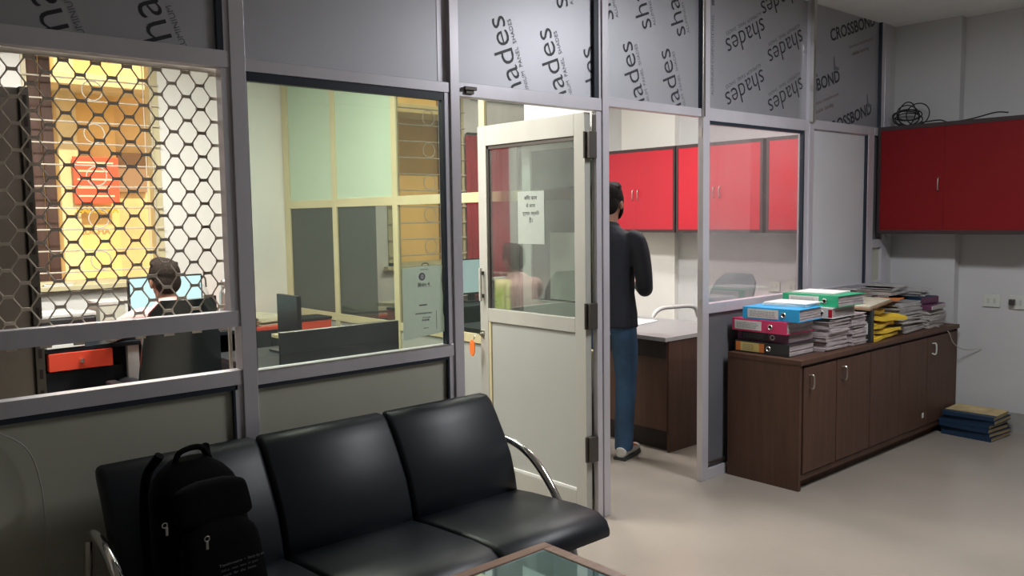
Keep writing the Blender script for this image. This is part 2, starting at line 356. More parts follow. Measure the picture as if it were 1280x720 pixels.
for x, z in ((5.45, 2.685), (4.955, 2.245), (5.42, 2.06)):
    t, _, _ = text_bm('CROSSBOND', width=.655, bold=.022); merge(bm, t, on_y(x, .0208, z, R(17)))
clip(bm, 5.21, 6.13, 2.15, CH); obj('lettering', bm, 'ink', SH[5])
bm = new()
for x, z in ((5.70, 2.665), (5.22, 2.235)):
    for j in range(2):
        t, _, _ = text_bm('aluminium composite panel' if j == 0 else 'reliable  bonding', width=.36 if j == 0 else .25); merge(bm, t, on_y(x+j*.04, .0208, z-j*.045, R(17)))
clip(bm, 5.21, 6.13, 2.15, CH); obj('lettering', bm, 'inkred', SH[5])
bm = new()   # the small arrow marks
for x, z in ((5.52, 2.50), (6.0, 2.29), (5.24, 2.43)):
    prism(bm, [(x-.03, z), (x+.04, z+.005), (x+.04, z+.02), (x-.01, z+.03), (x-.025, z+.09), (x-.035, z+.09)], .0204, .021, 'y')
obj('emblem', bm, 'ink2', SH[5])
# lower panels
def pan(x0, x1, z0, z1, m, y=.02): return obj('lower_panel', B(x0, x1, y, y+.008, z0, z1), m, P)
pan(-3, 1.228, .06, .945, 'panel'); pan(1.318, 2.187, .06, .938, 'panel'); pan(4.06, 5.10, .06, .975, 'panel_dk'); pan(5.2, 5.965, .06, .975, 'panel_dk')
pan(6.055, 6.2, .06, .975, 'panel_dk'); pan(5.20, 5.945, 1.032, 2.092, 'panel_w'); pan(6.055, 6.2, 1.036, 1.285, 'panel'); pan(6.055, 6.2, 1.345, 2.092, 'panel_dk'); None
obj('kick_strip', B(4.08, 4.235, .0, .012, .085, .10), 'steel', P)
obj('glass_pane', B(1.328, 2.182, .022, .027, 1.005, 2.04), 'gl', P)
obj('glass_pane', B(4.06, 5.085, .022, .027, 1.032, 2.055), 'gl5', P)
# latch hook on the door rail
bm = new(); box(bm, 2.30, 2.345, -.012, 0, 2.075, 2.10, .002); box(bm, 2.29, 2.355, -.02, -.004, 2.09, 2.105, .002, Matrix.Translation((0, 0, 0)))
obj('latch', bm, 'steel_d', P)
bm = new(); box(bm, 3.996, 4.0, .004, .03, 1.98, 2.03); box(bm, 3.996, 4.0, .008, .022, 1.02, 1.06); obj('strike_plate', bm, 'steel', P)

# diamond security mesh behind the left bay
g = thing('window_security_mesh', 'collapsible steel diamond mesh fixed across the left bay above the middle rail', 'grille', (0, 2.965, 1.2))
px, pz, link = .0958, .0815, .024
bm = new(); NR = 23
z_of = lambda j: (2.058-1.2)-j*pz/2
for k in range(-20, 14):
    pts = []
    for j in range(-1, NR):
        s = 1 if (j+k) % 2 == 0 else -1
        x = .749-px/4+k*px/2+s*(px/4-link/4)
        z = z_of(j)
        pts.append((x, z, s))
    for (xa, za, sa), (xb, zb, sb) in zip(pts, pts[1:]):
        if max(xa, xb) > 1.262: continue
        tube(bm, [(xa, 0, za), (xa-sa*.006, 0, za-.003), (xb-sb*.006, 0, zb+.003), (xb, 0, zb)], .0027, 5)
for j in range(-1, NR):
    for k in range(-20, 14):
        if (j+k) % 2 == 0:
            x = .749+k*px/2
            if x < 1.26: box(bm, x-link/2-.004, x+link/2+.004, -.004, .004, z_of(j)-.0052, z_of(j)+.0052)
obj('mesh_strands', bm, 'mesh', g)
bm = new(); box(bm, 1.246, 1.256, -.006, .006, -.2, .87); box(bm, -1.0, 1.256, -.006, .006, .865, .88); box(bm, -1.0, 1.256, -.006, .006, -.235, -.225)
obj('mesh_edge_bar', bm, 'rod', g)

# ------------------------------------------------------------ inner partition (perpendicular)
Q = thing('wall_inner_partition', 'cream framed inner partition with pale green and dark glass panes', 'partition', (3.2, 0, 0), kind='structure')
def qf(n, y0, y1, z0, z1, m='alu_cream', x0=0, x1=.05): return obj(n, B(x0, x1, y0, y1, z0, z1, .001), m, Q)
for y0, y1 in ((6.31, 6.40), (5.575, 5.635), (4.775, 4.835), (3.855, 3.905), (2.96, 3.0)): qf('post', y0, y1, 0, CH)
for a, b in ((3.0, 3.855), (3.905, 4.775), (4.835, 5.575), (5.635, 6.31)):
    qf('rail', a, b, 1.635, 1.695); qf('rail', a, b, .79, .845); qf('rail', a, b, 0, .05); qf('rail', a, b, 2.8, CH)
def qp(y0, y1, z0, z1, m, n='glass_pane'): return obj(n, B(.012, .018, y0, y1, z0, z1), m, Q)
qp(5.635, 6.31, 1.695, 2.8, 'frost'); qp(4.835, 5.575, 1.695, 2.8, 'frost'); qp(3.905, 4.775, 1.695, 2.8, 'darkglass'); qp(3.52, 3.855, 1.695, 2.8, 'darkglass'); qp(3.0, 3.52, 2.0, 2.8, 'panel_w', 'white_panel')
qp(5.635, 6.31, .845, 1.635, 'darkglass2'); qp(5.06, 5.575, .845, 1.635, 'darkglass2'); qp(4.835, 5.06, .845, 1.635, 'darkglass'); qp(3.905, 4.775, .845, 1.635, 'darkglass'); qp(3.52, 3.855, .845, 1.635, 'darkglass')
for a, b in ((3.0, 3.855), (3.905, 4.775), (4.835, 5.575), (5.635, 6.31)): qp(a, b, .05, .79, 'panel_door', 'lower_panel')
bm = new()
for y0, y1, z0, z1 in ((3.45, 3.52, 1.0, 1.98), (3.0, 3.45, 1.90, 1.98), (3.0, 3.45, 1.0, 1.09)): box(bm, -.012, .02, y0, y1, z0, z1, .002)
sf = obj('sliding_sash', bm, 'paper', Q); obj('sash_glass', B(.0, .004, 3.0, 3.45, 1.09, 1.90), 'darkglass2', sf)
bm = new(); box(bm, -.0025, -.0015, 3.12, 3.31, 1.10, 1.46, 0); obj('reflection_sheet', bm, 'paper', sf)  # pale sheet standing in for the seated man's reflection in the glass

# ------------------------------------------------------------ open door leaf
D = thing('door_1', 'pale aluminium door standing open with glass above and laminate below', 'door', (3.075, 2.93, 0), kind='structure')
def df(n, y0, y1, z0, z1, m='alu_door', x0=0, x1=.04): return obj(n, B(x0, x1, y0, y1, z0, z1, .002), m, D)
df('stile', 0, .075, .02, 2.055); df('stile', .765, .835, .02, 2.055); df('rail', .075, .765, 1.945, 2.055); df('rail', .075, .765, .955, 1.03); df('rail', .075, .765, .02, .13)
df('door_panel', .075, .745, .145, .955, 'panel_door', .01, .03); df('panel_bead', .745, .765, .13, .955, 'alu_cream', .002, .03); df('panel_bead', .075, .765, .13, .145, 'paper', .002, .03)
df('glass_pane', .08, .75, 1.03, 1.94, 'gld', .016, .021)
bm = new(); box(bm, .008, .03, .075, .765, 1.925, 1.945); box(bm, .008, .03, .752, .765, 1.03, 1.945); box(bm, .008, .03, .075, .082, 1.03, 1.945); obj('glazing_bead', bm, 'steel_d', D)
h = obj('door_handle', B(-.03, -.014, .795, .81, 1.07, 1.26, .004), 'alu_door', D)
bm = new(); box(bm, -.02, 0, .795, .81, 1.09, 1.11); box(bm, -.02, 0, .795, .81, 1.22, 1.24); obj('handle_bracket', bm, 'steel_d', h)
bm = new(); box(bm, -.006, 0, .80, .83, .865, .90); tube(bm, [(-.02, .82, .88), (0, .82, .88)], .008, 10); obj('lock', bm, 'steel', D)
for z in (1.83, .98, .30):
    bm = new(); box(bm, -.004, .05, -.036, .0, z, z+.13, .002); tube(bm, [(-.008, -.008, z), (-.008, -.008, z+.13)], .008, 8); obj('hinge', bm, 'steel_d', D)
bm = new(); box(bm, .052, .09, -.03, -.0, .0, 2.06, .001); obj('jamb', bm, 'alu', D)
# key with orange tag in the lock
k = thing('hanging_key_fob', 'orange oval key tag hanging from the lock of the open door', 'key tag', (3.045, 3.752, .87))
obj('key', tube(new(), [(.0, .0, .01), (-.01, .0, .01), (-.02, .01, 0), (-.02, .012, -.02)], .0025, 6), 'steel', k)
bm = lathe(new(), [(.001, -.003), (.025, -.003), (.026, 0), (.025, .003), (.001, .003)])
bmesh.ops.transform(bm, matrix=Matrix.Translation((-.02, .03, -.07)) @ Matrix.Rotation(R(90), 4, 'Y') @ Matrix.Diagonal((1.9, .95, 1, 1)), verts=bm.verts)
obj('tag_plate', bm, 'orange', k, True)

# ------------------------------------------------------------ notices
def dash_lines(bm, rows, y):
    for (x0, x1, z, h) in rows:
        x = x0
        while x < x1:
            w_ = random.uniform(.004, .012); box(bm, x, min(x+w_, x1), y, y+.0006, z, z+h); x += w_+.003
n = thing('door_notice', 'small white notice with black Hindi lines stuck on the glass of the open door', 'notice', (3.0905, 3.343, 1.40))
obj('sheet', B(-.001, 0, -.103, .103, 0, .282), 'thin', n)
bm = new()
for i, (s, w_) in enumerate((('बिना काम', .10), ('से आना', .072), ('पूर्णतः वर्जित', .130), ('है।', .026))):
    t, a, h_ = text_bm(s, width=w_, bold=.012)
    merge(bm, t, on_x(-.0016, a/2, .236-i*.040))
obj('lettering', bm, 'ink', n)
n = thing('paper_poster', 'white paper poster with round emblem taped inside the middle window glass', 'poster', (2.078, YP+.020, 1.045))
bm = new()
prism(bm, [(-.108, -.004), (.0, .006), (.104, .015), (.108, .06), (.098, .10), (.100, .17), (.092, .24), (.099, .30), (0, .302), (-.106, .296)], -.001, 0, 'y'); obj('sheet', bm, 'thin', n)
bm = new(); t, a, _ = text_bm('Bhim 4', width=.06, bold=.03); merge(bm, t, on_y(-.03, -.0016, .218))
box(bm, -.026, .014, -.0018, -.001, .135, .141); dash_lines(bm, [(-.045, .04, .100, .006), (-.012, .024, .07, .008), (-.01, .03, .082, .004), (-.005, .02, .038, .003), (-.03, .04, .214, .0012), (-.015, .022, .286, .003)], -.0018)
box(bm, .062, .0635, -.0018, -.001, .03, .11); obj('lettering', bm, 'ink2', n)
bm = new(); lathe(bm, [(.001, 0), (.0165, 0), (.0165, .0006), (.001, .0006)], seg=28); bmesh.ops.transform(bm, matrix=Matrix.Translation((-.008, -.001, .258)) @ Matrix.Rotation(PI/2, 4, 'X'), verts=bm.verts)
obj('emblem', bm, 'ink2', n)
bm = new(); ring(bm, (-.008, -.0019, .258), .008, .0012, seg=16); box(bm, -.010, -.006, -.0022, -.0016, .252, .264); obj('emblem_figure', bm, 'paper', n)

# ------------------------------------------------------------ sofa
S = thing('waiting_sofa', 'black leatherette three-seat waiting sofa with curved chrome arms against the partition', 'sofa', (1.515, 2.45, 0))
def cushion(bm, prof, x0, x1, e=.018, sag=0.0):
    cy = sum(p[0] for p in prof)/len(prof); cz = sum(p[1] for p in prof)/len(prof)
    xs = [(x0, .80), (x0+e*.35, .93), (x0+e, 1.0), (x0+(x1-x0)*.5, 1.0+sag), (x1-e, 1.0), (x1-e*.35, .93), (x1, .80)]
    rings = []
    for x, k in xs:
        # shrink towards the outline's own mid-line: offset each vertex along its normal
        n = len(prof); r = []
        for i, (y, z) in enumerate(prof):
            a, b = prof[i-1], prof[(i+1) % n]; ty, tz = b[0]-a[0], b[1]-a[1]; L = math.hypot(ty, tz) or 1
            off = (k-1)*.09
            r.append(bm.verts.new((x, y+off*tz/L, z-off*ty/L)))
        rings.append(r)
    for a, b in zip(rings, rings[1:]):
        for i in range(len(prof)): bm.faces.new((a[i], a[(i+1) % len(prof)], b[(i+1) % len(prof)], b[i]))
    bm.faces.new(rings[0][::-1]); bm.faces.new(rings[-1]); return bm
def outline(path, th):
    """closed outline of a strip following path (y,z), thickness list"""
    P_ = [Vector((a, b)) for a, b in path]; up, lo = [], []
    for i, p in enumerate(P_):
        d = (P_[min(i+1, len(P_)-1)]-P_[max(i-1, 0)]).normalized(); nn = Vector((-d.y, d.x)); t = th[i]/2
        up.append(p+nn*t); lo.append(p-nn*t)
    e1 = P_[-1]+(P_[-1]-P_[-2]).normalized()*th[-1]*.45; e0 = P_[0]-(P_[1]-P_[0]).normalized()*th[0]*.45
    return [tuple(v) for v in lo]+[tuple(e1)]+[tuple(v) for v in reversed(up)]+[tuple(e0)]
back = outline([(.150, .40), (.175, .47), (.205, .55), (.245, .63), (.285, .70), (.318, .752), (.338, .775)], [.05, .075, .085, .08, .075, .07, .055])
seat = outline([(-.375, .375), (-.355, .395), (-.32, .408), (-.22, .408), (-.1, .400), (.03, .395), (.13, .392)], [.035, .06, .075, .08, .08, .075, .06])
for i in range(3):
    x0 = -.785+i*.5235
    obj('backrest', cushion(new(), back, x0, x0+.521), 'black', S, True)
    obj('seat', cushion(new(), seat, x0, x0+.521, sag=.0), 'black', S, True)
for s in (-1, 1):
    x = s*.815
    pts = arc([(x, .335, .58), (x, .26, .605), (x, .12, .575), (x, -.0, .49), (x, -.10, .36), (x, -.16, .20), (x, -.20, .018)], 7)
    obj('arm', tube(new(), pts, .0165, 14), 'chrome', S, True)
    obj('leg', tube(new(), arc([(x, .335, .58), (x, .36, .40), (x, .33, .2), (x, .36, .018)], 6), .0165, 14), 'chrome', S, True)
bm = new(); tube(bm, [(-.815, -.12, .335), (.815, -.12, .335)], .014, 10); tube(bm, [(-.815, .20, .345), (.815, .20, .345)], .014, 10); obj('seat_frame', bm, 'steel_d', S)
for s in (-1, 1):
    for y in (-.205, .36): obj('foot_cap', lathe(new(), [(.021, 0), (.022, .02), (.018, .03)], (s*.815, y, 0)), 'blackp', S)

# ------------------------------------------------------------ backpack
K = thing('backpack', 'black backpack with zip pockets leaning on the left seat of the sofa', 'backpack', (.925, 2.39, .449), rz=R(4))
def blob_box(w_, d, h, taper=.8, lean=.0, n=14, m=20, pw=3.2, ztop=.25):
    bm = new(); rings = []
    for i in range(n+1):
        t = i/n; z = h*t
        k = 1-(1-taper)*t**2
        if t > 1-ztop: k *= (1-((t-(1-ztop))/ztop)**2.6*.55)
        if t < .08: k *= .9+.1*(t/.08)
        r = []
        for j in range(m):
            a = 2*PI*j/m; c, s = math.cos(a), math.sin(a)
            r.append(bm.verts.new((w_/2*k*math.copysign(abs(c)**(2/pw), c), d/2*k*math.copysign(abs(s)**(2/pw), s)+lean*t, z)))
        rings.append(r)
    for a, b in zip(rings, rings[1:]):
        for j in range(m): bm.faces.new((a[j], a[(j+1) % m], b[(j+1) % m], b[j]))
    bm.faces.new(rings[0][::-1]); bm.faces.new(rings[-1]); return bm
obj('body', blob_box(.29, .16, .395, lean=.12), 'cloth', K, True)
bm = blob_box(.25, .07, .24, .85, .05); bmesh.ops.translate(bm, vec=(0, -.095, .01), verts=bm.verts); pk = obj('front_pocket', bm, 'cloth', K, True)
bm = blob_box(.23, .05, .11, .9, .03); bmesh.ops.translate(bm, vec=(0, -.035, .245), verts=bm.verts); obj('upper_pocket', bm, 'cloth', K, True)
obj('grab_handle', tube(new(), arc([(-.05, .11, .385), (-.03, .11, .42), (.03, .11, .425), (.06, .11, .385)], 6), .009, 8), 'cloth', K, True)
for s in (-1, 1): obj('shoulder_strap', tube(new(), arc([(s*.07, .16, .41), (s*.10, .20, .33), (s*.12, .17, .15), (s*.13, .10, .03)], 6), .014, 8), 'cloth', K, True)
for x, y, z, t in ((-.075, -.137, .235, .0), (-.150, -.045, .27, .5)):
    bm = new(); ring(bm, (x, y, z), .007, .0018, seg=12); box(bm, x-.0035+t*.01, x+.0035+t*.01, y-.002, y+.002, z-.03, z-.006, .001)
    obj('zip_pull', bm, 'steel', K)
bm = new()
for i, (s, w_) in enumerate((('Transformation  •  Story by till', .135), ('Call us . more  value  of  good', .11), ('www  for  the  home', .10))):
    t, _, _ = text_bm(s, width=w_, bold=.01 if i == 0 else 0); merge(bm, t, on_y(-.045+i*.005, -.1405, .145-i*.015))
obj('lettering', bm, 'ink2', K)

# ------------------------------------------------------------ glass table
T = thing('coffee_table', 'low glass-topped table with reddish wooden rim in front of the sofa', 'table', (1.35, 1.62, 0))
tw, td, th = .485, .322, .50
bm = new()
box(bm, -tw, tw, td-.04, td, th-.035, th, .003); box(bm, -tw, tw, -td, -td+.04, th-.035, th, .003); box(bm, -tw, -tw+.04, -td+.04, td-.04, th-.035, th, .003); box(bm, tw-.04, tw, -td+.04, td-.04, th-.035, th, .003)
obj('rim', bm, 'tablewood', T)
obj('glass_top', B(-tw+.038, tw-.038, -td+.038, td-.038, th-.012, th-.004), 'gltab', T)
for sx in (-1, 1):
    for sy in (-1, 1): obj('leg', B(*sorted((sx*(tw-.045), sx*(tw-.005))), *sorted((sy*(td-.045), sy*(td-.005))), 0, th-.036, .003), 'tablewood', T)
obj('shelf', B(-tw+.05, tw-.05, -td+.05, td-.05, .16, .18, .002), 'tablewood', T)

# ------------------------------------------------------------ low brown cabinet
L = thing('storage_cabinet', 'low long brown laminate cabinet with five doors standing along the partition', 'cabinet', (4.235, 2.415, 0))
LX, LY, LZ = 2.14, .465, .737
bm = new(); box(bm, 0, LX, .02, LY, .07, LZ-.028); obj('body', bm, 'wood', L)
obj('worktop', B(-.008, LX+.004, -.012, LY, LZ-.028, LZ, .002), 'wood', L)
obj('plinth', B(.01, LX-.02, .05, LY-.01, 0, .07), 'wood', L)
obj('end_panel', B(-.006, .018, .0, LY, 0, LZ-.028, .001), 'wood', L)
obj('end_panel', B(LX-.02, LX, .0, LY, 0, LZ-.028, .001), 'wood', L)
obj('bottom_rail', B(.018, LX-.02, .004, .03, .055, .088, .001), 'wood', L)
obj('door_gap', B(.018, LX-.02, .0135, .0205, .088, LZ-.028), 'wood_d', L)
dx = [.028, .398, .815, 1.222, 1.632, LX-.026]
for i in range(5):
    dr = obj('door', B(dx[i]+.005, dx[i+1]-.005, -.004, .0135, .094, LZ-.046, .002), 'wood', L)
    if i in (0, 1, 4):
        x = dx[i]+(.062 if i < 2 else .075); zc = .61
        bm = new(); tube(bm, arc([(x, -.004, zc-.035), (x, -.03, zc-.033), (x, -.03, zc+.033), (x, -.004, zc+.035)], 5), .005, 8)
        obj('handle', bm, 'steel' if i < 2 else 'cream', dr, True)
    if i == 3: obj('sticker', B(dx[4]-.065, dx[4]-.035, -.0046, -.004, .15, .185), 'label_w', dr)

# ------------------------------------------------------------ binders and papers on the low cabinet
TOPZ = LZ
def binder(col, label, x, y0, y1, z, depth=.285, th=.07, rz=0, lab='label_w', labrng=(.08, .62), extra=None, ringpos=.74, pages='pages'):
    b = thing('lever_arch_file', label, 'binder', (x, (y0+y1)/2, z), rz, 'lever arch files lying on the brown cabinet')
    h = (y1-y0)/2
    bm = new(); box(bm, 0, depth, -h, h, 0, .003); box(bm, 0, depth, -h, h, th-.003, th); box(bm, 0, .004, -h, h, .003, th-.003)
    obj('cover', bm, col, b)
    bm = new(); zz = .004; t = 0
    while zz < th-.006:
        d = random.uniform(.002, .005); j = random.uniform(-.006, .006)
        box(bm, .02, depth-.008+j, -h+.006+random.uniform(0, .004), h-.008, zz, min(zz+d, th-.004)); zz += d+.0004
    obj('papers', bm, pages, b)
    W = 2*h; u = lambda f: h-f*W
    bm = new(); box(bm, -.0012, 0, u(labrng[1]), u(labrng[0]), th*.13, th*.87); lb = obj('spine_label', bm, lab, b)
    bm = new(); random.seed(len(label))
    for r_ in range(4):
        yy = u(labrng[0]+.04); 
        while yy > u(labrng[1]-.10): w_ = random.uniform(.006, .02); box(bm, -.0017, -.0012, yy-w_, yy, th*(.26+.13*r_), th*(.26+.13*r_)+.0022); yy -= w_+.005
    obj('lettering', bm, 'ink2', lb)
    if extra:
        for c_, a, bb in extra: obj('spine_band', B(-.0013, 0, u(bb), u(a), th*.13, th*.87), c_, b)
    bm = new(); ring(bm, (-.001, u(ringpos), th*.5), .0125, .0035, 'x', 18); obj('finger_ring', bm, 'steel', b)
    bm = lathe(new(), [(.001, 0), (.012, 0), (.012, .0008), (.001, .0008)]); bmesh.ops.transform(bm, matrix=Matrix.Translation((-.001, u(ringpos), th*.5)) @ Matrix.Rotation(-PI/2, 4, 'Y'), verts=bm.verts); obj('finger_hole', bm, 'blackp', b)
    return b
def bundle(label, x0, x1, y0, y1, z0, z1, m='pages', rz=0, jit=.012, name='paper_bundle', group='loose paper bundles on the brown cabinet', cover=None, cat='papers', wave=.0):
    cx, cy = (x0+x1)/2, (y0+y1)/2
    b = thing(name, label, cat, (cx, cy, z0), rz, group); w_, d = (x1-x0)/2, (y1-y0)/2
    bm = new(); z = 0; H_ = z1-z0
    while z < H_-.001:
        t = random.uniform(.005, .014); t = min(t, H_-z); a, c = random.uniform(-jit, jit), random.uniform(-jit, jit)
        mt = Matrix.Translation((a, c, 0)) @ Matrix.Rotation(random.uniform(-.05, .05), 4, 'Z')
        n = 6; vs = []
        ph = random.uniform(0, 6)
        for i in range(n+1):
            x = -w_+2*w_*i/n; dz = wave*math.sin(3*i/n+ph)*z/max(H_, .01)
            for (y, zz) in ((-d, z), (-d, z+t*.9), (d, z+t*.9), (d, z)):
                vs.append(bm.verts.new(mt @ Vector((x, y, zz+dz))))
        for i in range(n):
            for q in range(4): a_ = i*4+q; b_ = i*4+(q+1) % 4; bm.faces.new((vs[a_], vs[b_], vs[b_+4], vs[a_+4]))
        bm.faces.new(vs[:4][::-1]); bm.faces.new(vs[-4:]); z += t
    obj('sheets', bm, m, b)
    if cover: obj('cover_sheet', B(-w_-.006, w_+.006, -d-.006, d+.004, H_, H_+.003), cover, b)
    return b
Z = TOPZ+.001
binder('bblack', 'black lever arch file with yellow label, lowest of the near pile', 4.275, 2.51, 2.862, Z, lab='label_y', labrng=(.11, .46), extra=(('label_o', .02, .11), ('label_o', .46, .55)), ringpos=.63)
binder('maroon', 'unlabelled dark file between the pink file and the bottom black file', 4.30, 2.53, 2.86, Z+.0715, th=.055, lab='bblack', ringpos=.7)
binder('pink', 'pink lever arch file with white label in the near pile', 4.262, 2.515, 2.878, Z+.128, lab='label_w', labrng=(.05, .55), ringpos=.71, rz=R(-2))
binder('cyan', 'bright blue lever arch file on top of the near pile', 4.275, 2.455, 2.805, Z+.2, lab='label_w', labrng=(.09, .64), ringpos=.73, rz=R(3))
bundle('thin loose papers lying over the bright blue file', 4.40, 4.61, 2.50, 2.76, Z+.2715, Z+.290, 'paper', .1, .015)
bundle('grey-edged paper bundle at the bottom behind the near files', 4.60, 4.85, 2.46, 2.82, Z, Z+.083, 'pages', 0, .008)
bundle('creased paper bundle topped by a dark sheet under the white-spined file', 4.61, 4.85, 2.455, 2.82, Z+.086, Z+.180, 'pages', .01, .008, cover='bblack', wave=.003)
bundle('thick bottom paper bundle beside the yellow envelopes', 4.895, 5.07, 2.45, 2.83, Z, Z+.098, 'pages', -.01, .008, wave=.002)
bundle('second paper bundle beside the black folder and yellow envelopes', 4.90, 5.075, 2.46, 2.83, Z+.103, Z+.19, 'pages', .01, .008, wave=.002)
binder('label_w', 'white-spined file with a red edge under the green file', 4.62, 2.44, 2.79, Z+.192, depth=.30, th=.062, lab='paper2', labrng=(.1, .55), extra=(('red', .93, 1.0),), ringpos=.8, rz=R(1))
binder('green', 'green lever arch file topping the second pile below the glass', 4.665, 2.425, 2.79, Z+.256, depth=.31, th=.066, lab='label_w', labrng=(.12, .66), ringpos=.76, rz=R(-2))
b = bundle('white and mint loose sheets spread on the green file', 4.70, 4.94, 2.50, 2.76, Z+.323, Z+.331, 'paper', .12, .02)
bundle('blue-grey folded plans behind the green file', 5.12, 5.38, 2.71, 2.85, Z+.215, Z+.27, 'plastic', .2, wave=.01)
f = thing('document_wallet', 'black document wallet standing between paper bundle and yellow envelopes', 'folder', (5.125, 2.50, Z))
obj('wallet', B(-.02, .02, -.06, .14, 0, .215, .004), 'bblack', f); obj('wallet_label', B(-.021, -.0205, -.04, .08, .05, .12), 'label_w', f)
# yellow envelopes, each its own crumpled slab
def envelope(label, x, y, z, w_, d, rz, seed, m='yellow', amp=.012, th=.012):
    random.seed(seed); e = thing('document_envelope', label, 'envelope', (x, y, z), rz, 'yellow document envelopes on the brown cabinet')
    bm = new(); n = 8; top, bot = {}, {}
    ph = [random.uniform(0, 6) for _ in range(4)]
    for i in range(n+1):
        for j in range(n+1):
            u, v = i/n, j/n; hh = amp*(math.sin(5*u+ph[0])*math.sin(4*v+ph[1])+.5*math.sin(9*u+7*v+ph[2]))+amp
            top[i, j] = bm.verts.new(((u-.5)*w_, (v-.5)*d, hh+th)); bot[i, j] = bm.verts.new(((u-.5)*w_, (v-.5)*d, hh))
    for i in range(n):
        for j in range(n):
            bm.faces.new((top[i, j], top[i+1, j], top[i+1, j+1], top[i, j+1])); bm.faces.new((bot[i, j], bot[i, j+1], bot[i+1, j+1], bot[i+1, j]))
    for i in range(n):
        bm.faces.new((top[i, 0], bot[i, 0], bot[i+1, 0], top[i+1, 0])); bm.faces.new((top[i, n], top[i+1, n], bot[i+1, n], bot[i, n]))
        bm.faces.new((top[0, i], top[0, i+1], bot[0, i+1], bot[0, i])); bm.faces.new((top[n, i], bot[n, i], bot[n, i+1], top[n, i+1]))
    obj('envelope_body', bm, m, e, True)
    obj('flap', B(-w_*.5, -w_*.5+.05, -d*.46, d*.46, th+amp*1.9, th+amp*1.9+.002), m, e)
    return e
envelope('flattest yellow envelope at the bottom of the envelope pile', 5.33, 2.60, Z, .36, .30, .05, 1, amp=.006, th=.018)
envelope('yellow envelope second from the bottom of its pile', 5.35, 2.59, Z+.034, .34, .28, -.10, 2, amp=.006, th=.018)
envelope('yellow envelope in the middle of its pile with curled edges', 5.34, 2.61, Z+.068, .36, .29, .16, 3, amp=.008, th=.02)
envelope('puffed yellow envelope sliding off under the brown board', 5.40, 2.57, Z+.105, .32, .27, -.22, 4, amp=.012, th=.02)
envelope('topmost yellow envelope showing a bright corner', 5.27, 2.62, Z+.155, .30, .25, .1, 5, amp=.007, th=.02)
f = thing('card_folder', 'brown card folder tilted on top of the yellow envelopes', 'folder', (5.28, 2.57, Z+.215)); f.rotation_euler = (.03, -.05, .12)
obj('card', B(-.22, .20, -.11, .11, 0, .014, .002), 'brownpaper', f); obj('folder_pages', B(-.20, .19, -.10, .10, .015, .022), 'papery', f)
bundle('plastic-wrapped papers on the brown folder toward the wall', 5.42, 5.66, 2.72, 2.85, Z+.235, Z+.29, 'plastic', .05, .015, wave=.012)
bundle('low grey newspaper bundle right of the yellow envelopes', 5.58, 5.93, 2.47, 2.84, Z, Z+.10, 'paper2', .04, .018, wave=.01)
bundle('upper grey newspaper bundle with crumpled wrap', 5.61, 5.94, 2.49, 2.82, Z+.112, Z+.20, 'plastic', -.02, .012, wave=.008)
envelope('orange envelope lying on the grey paper bundle', 5.64, 2.60, Z+.215, .20, .17, .1, 9, 'label_o', .004, .008)
bundle('wrapped paper pile highest near the wall corner', 5.70, 6.0, 2.60, 2.83, Z+.236, Z+.29, 'plastic', .05, .02, wave=.015)
bundle('far paper bundle beside the wall under the maroon register', 6.00, 6.29, 2.47, 2.82, Z, Z+.115, 'paper2', .02, .010, wave=.004)
f = thing('register_book', 'dark maroon register lying on the farthest paper bundle', 'register', (6.13, 2.62, Z+.123), .1)
obj('cover', B(-.15, .15, -.16, .16, 0, .035, .004), 'maroon', f); obj('pages', B(-.145, .152, -.165, .15, .004, .031), 'paper2', f)
f = thing('register_book', 'small violet register on top of the maroon one', 'register', (6.13, 2.63, Z+.16), -.12)
obj('cover', B(-.11, .11, -.12, .12, 0, .05, .004), 'navy', f); obj('pages', B(-.105, .112, -.125, .11, .004, .046), 'maroon', f)
bundle('crumpled wrap heaped over the registers by the wall', 6.05, 6.24, 2.55, 2.78, Z+.212, Z+.255, 'plastic', .2, .02, wave=.012)

# books on the floor
random.seed(3)
lab = ['lowest', 'second lowest', 'third from the floor', 'third from the top', 'second highest', 'topmost']
zz = .001
for i in range(6):
    t = .027; o = thing('account_book', 'navy clothbound book with yellowed pages, %s of the floor pile' % lab[i] if i < 5 else 'topmost book of the floor pile with a buff cover over navy spine', 'book', (6.225+random.uniform(-.012, .012), 2.215+random.uniform(-.02, .02), zz), R(random.uniform(-5, 5)-3), 'account books piled on the floor by the wall')
    bm = new(); box(bm, -.15, .14, -.165, .165, 0, .0025); box(bm, -.15, .14, -.165, .165, t-.0025, t); box(bm, -.15, -.146, -.165, .165, .0025, t-.0025)
    obj('cover', bm, 'navy', o)
    bm = new(); box(bm, -.14, .136, -.160, .160, .003, t-.003); obj('pages', bm, 'yelpage', o)
    if i == 5: obj('cover_paper', B(-.09, .142, -.166, .166, t, t+.002), 'yelpage', o)
    zz += t+.001 if i < 5 else 0

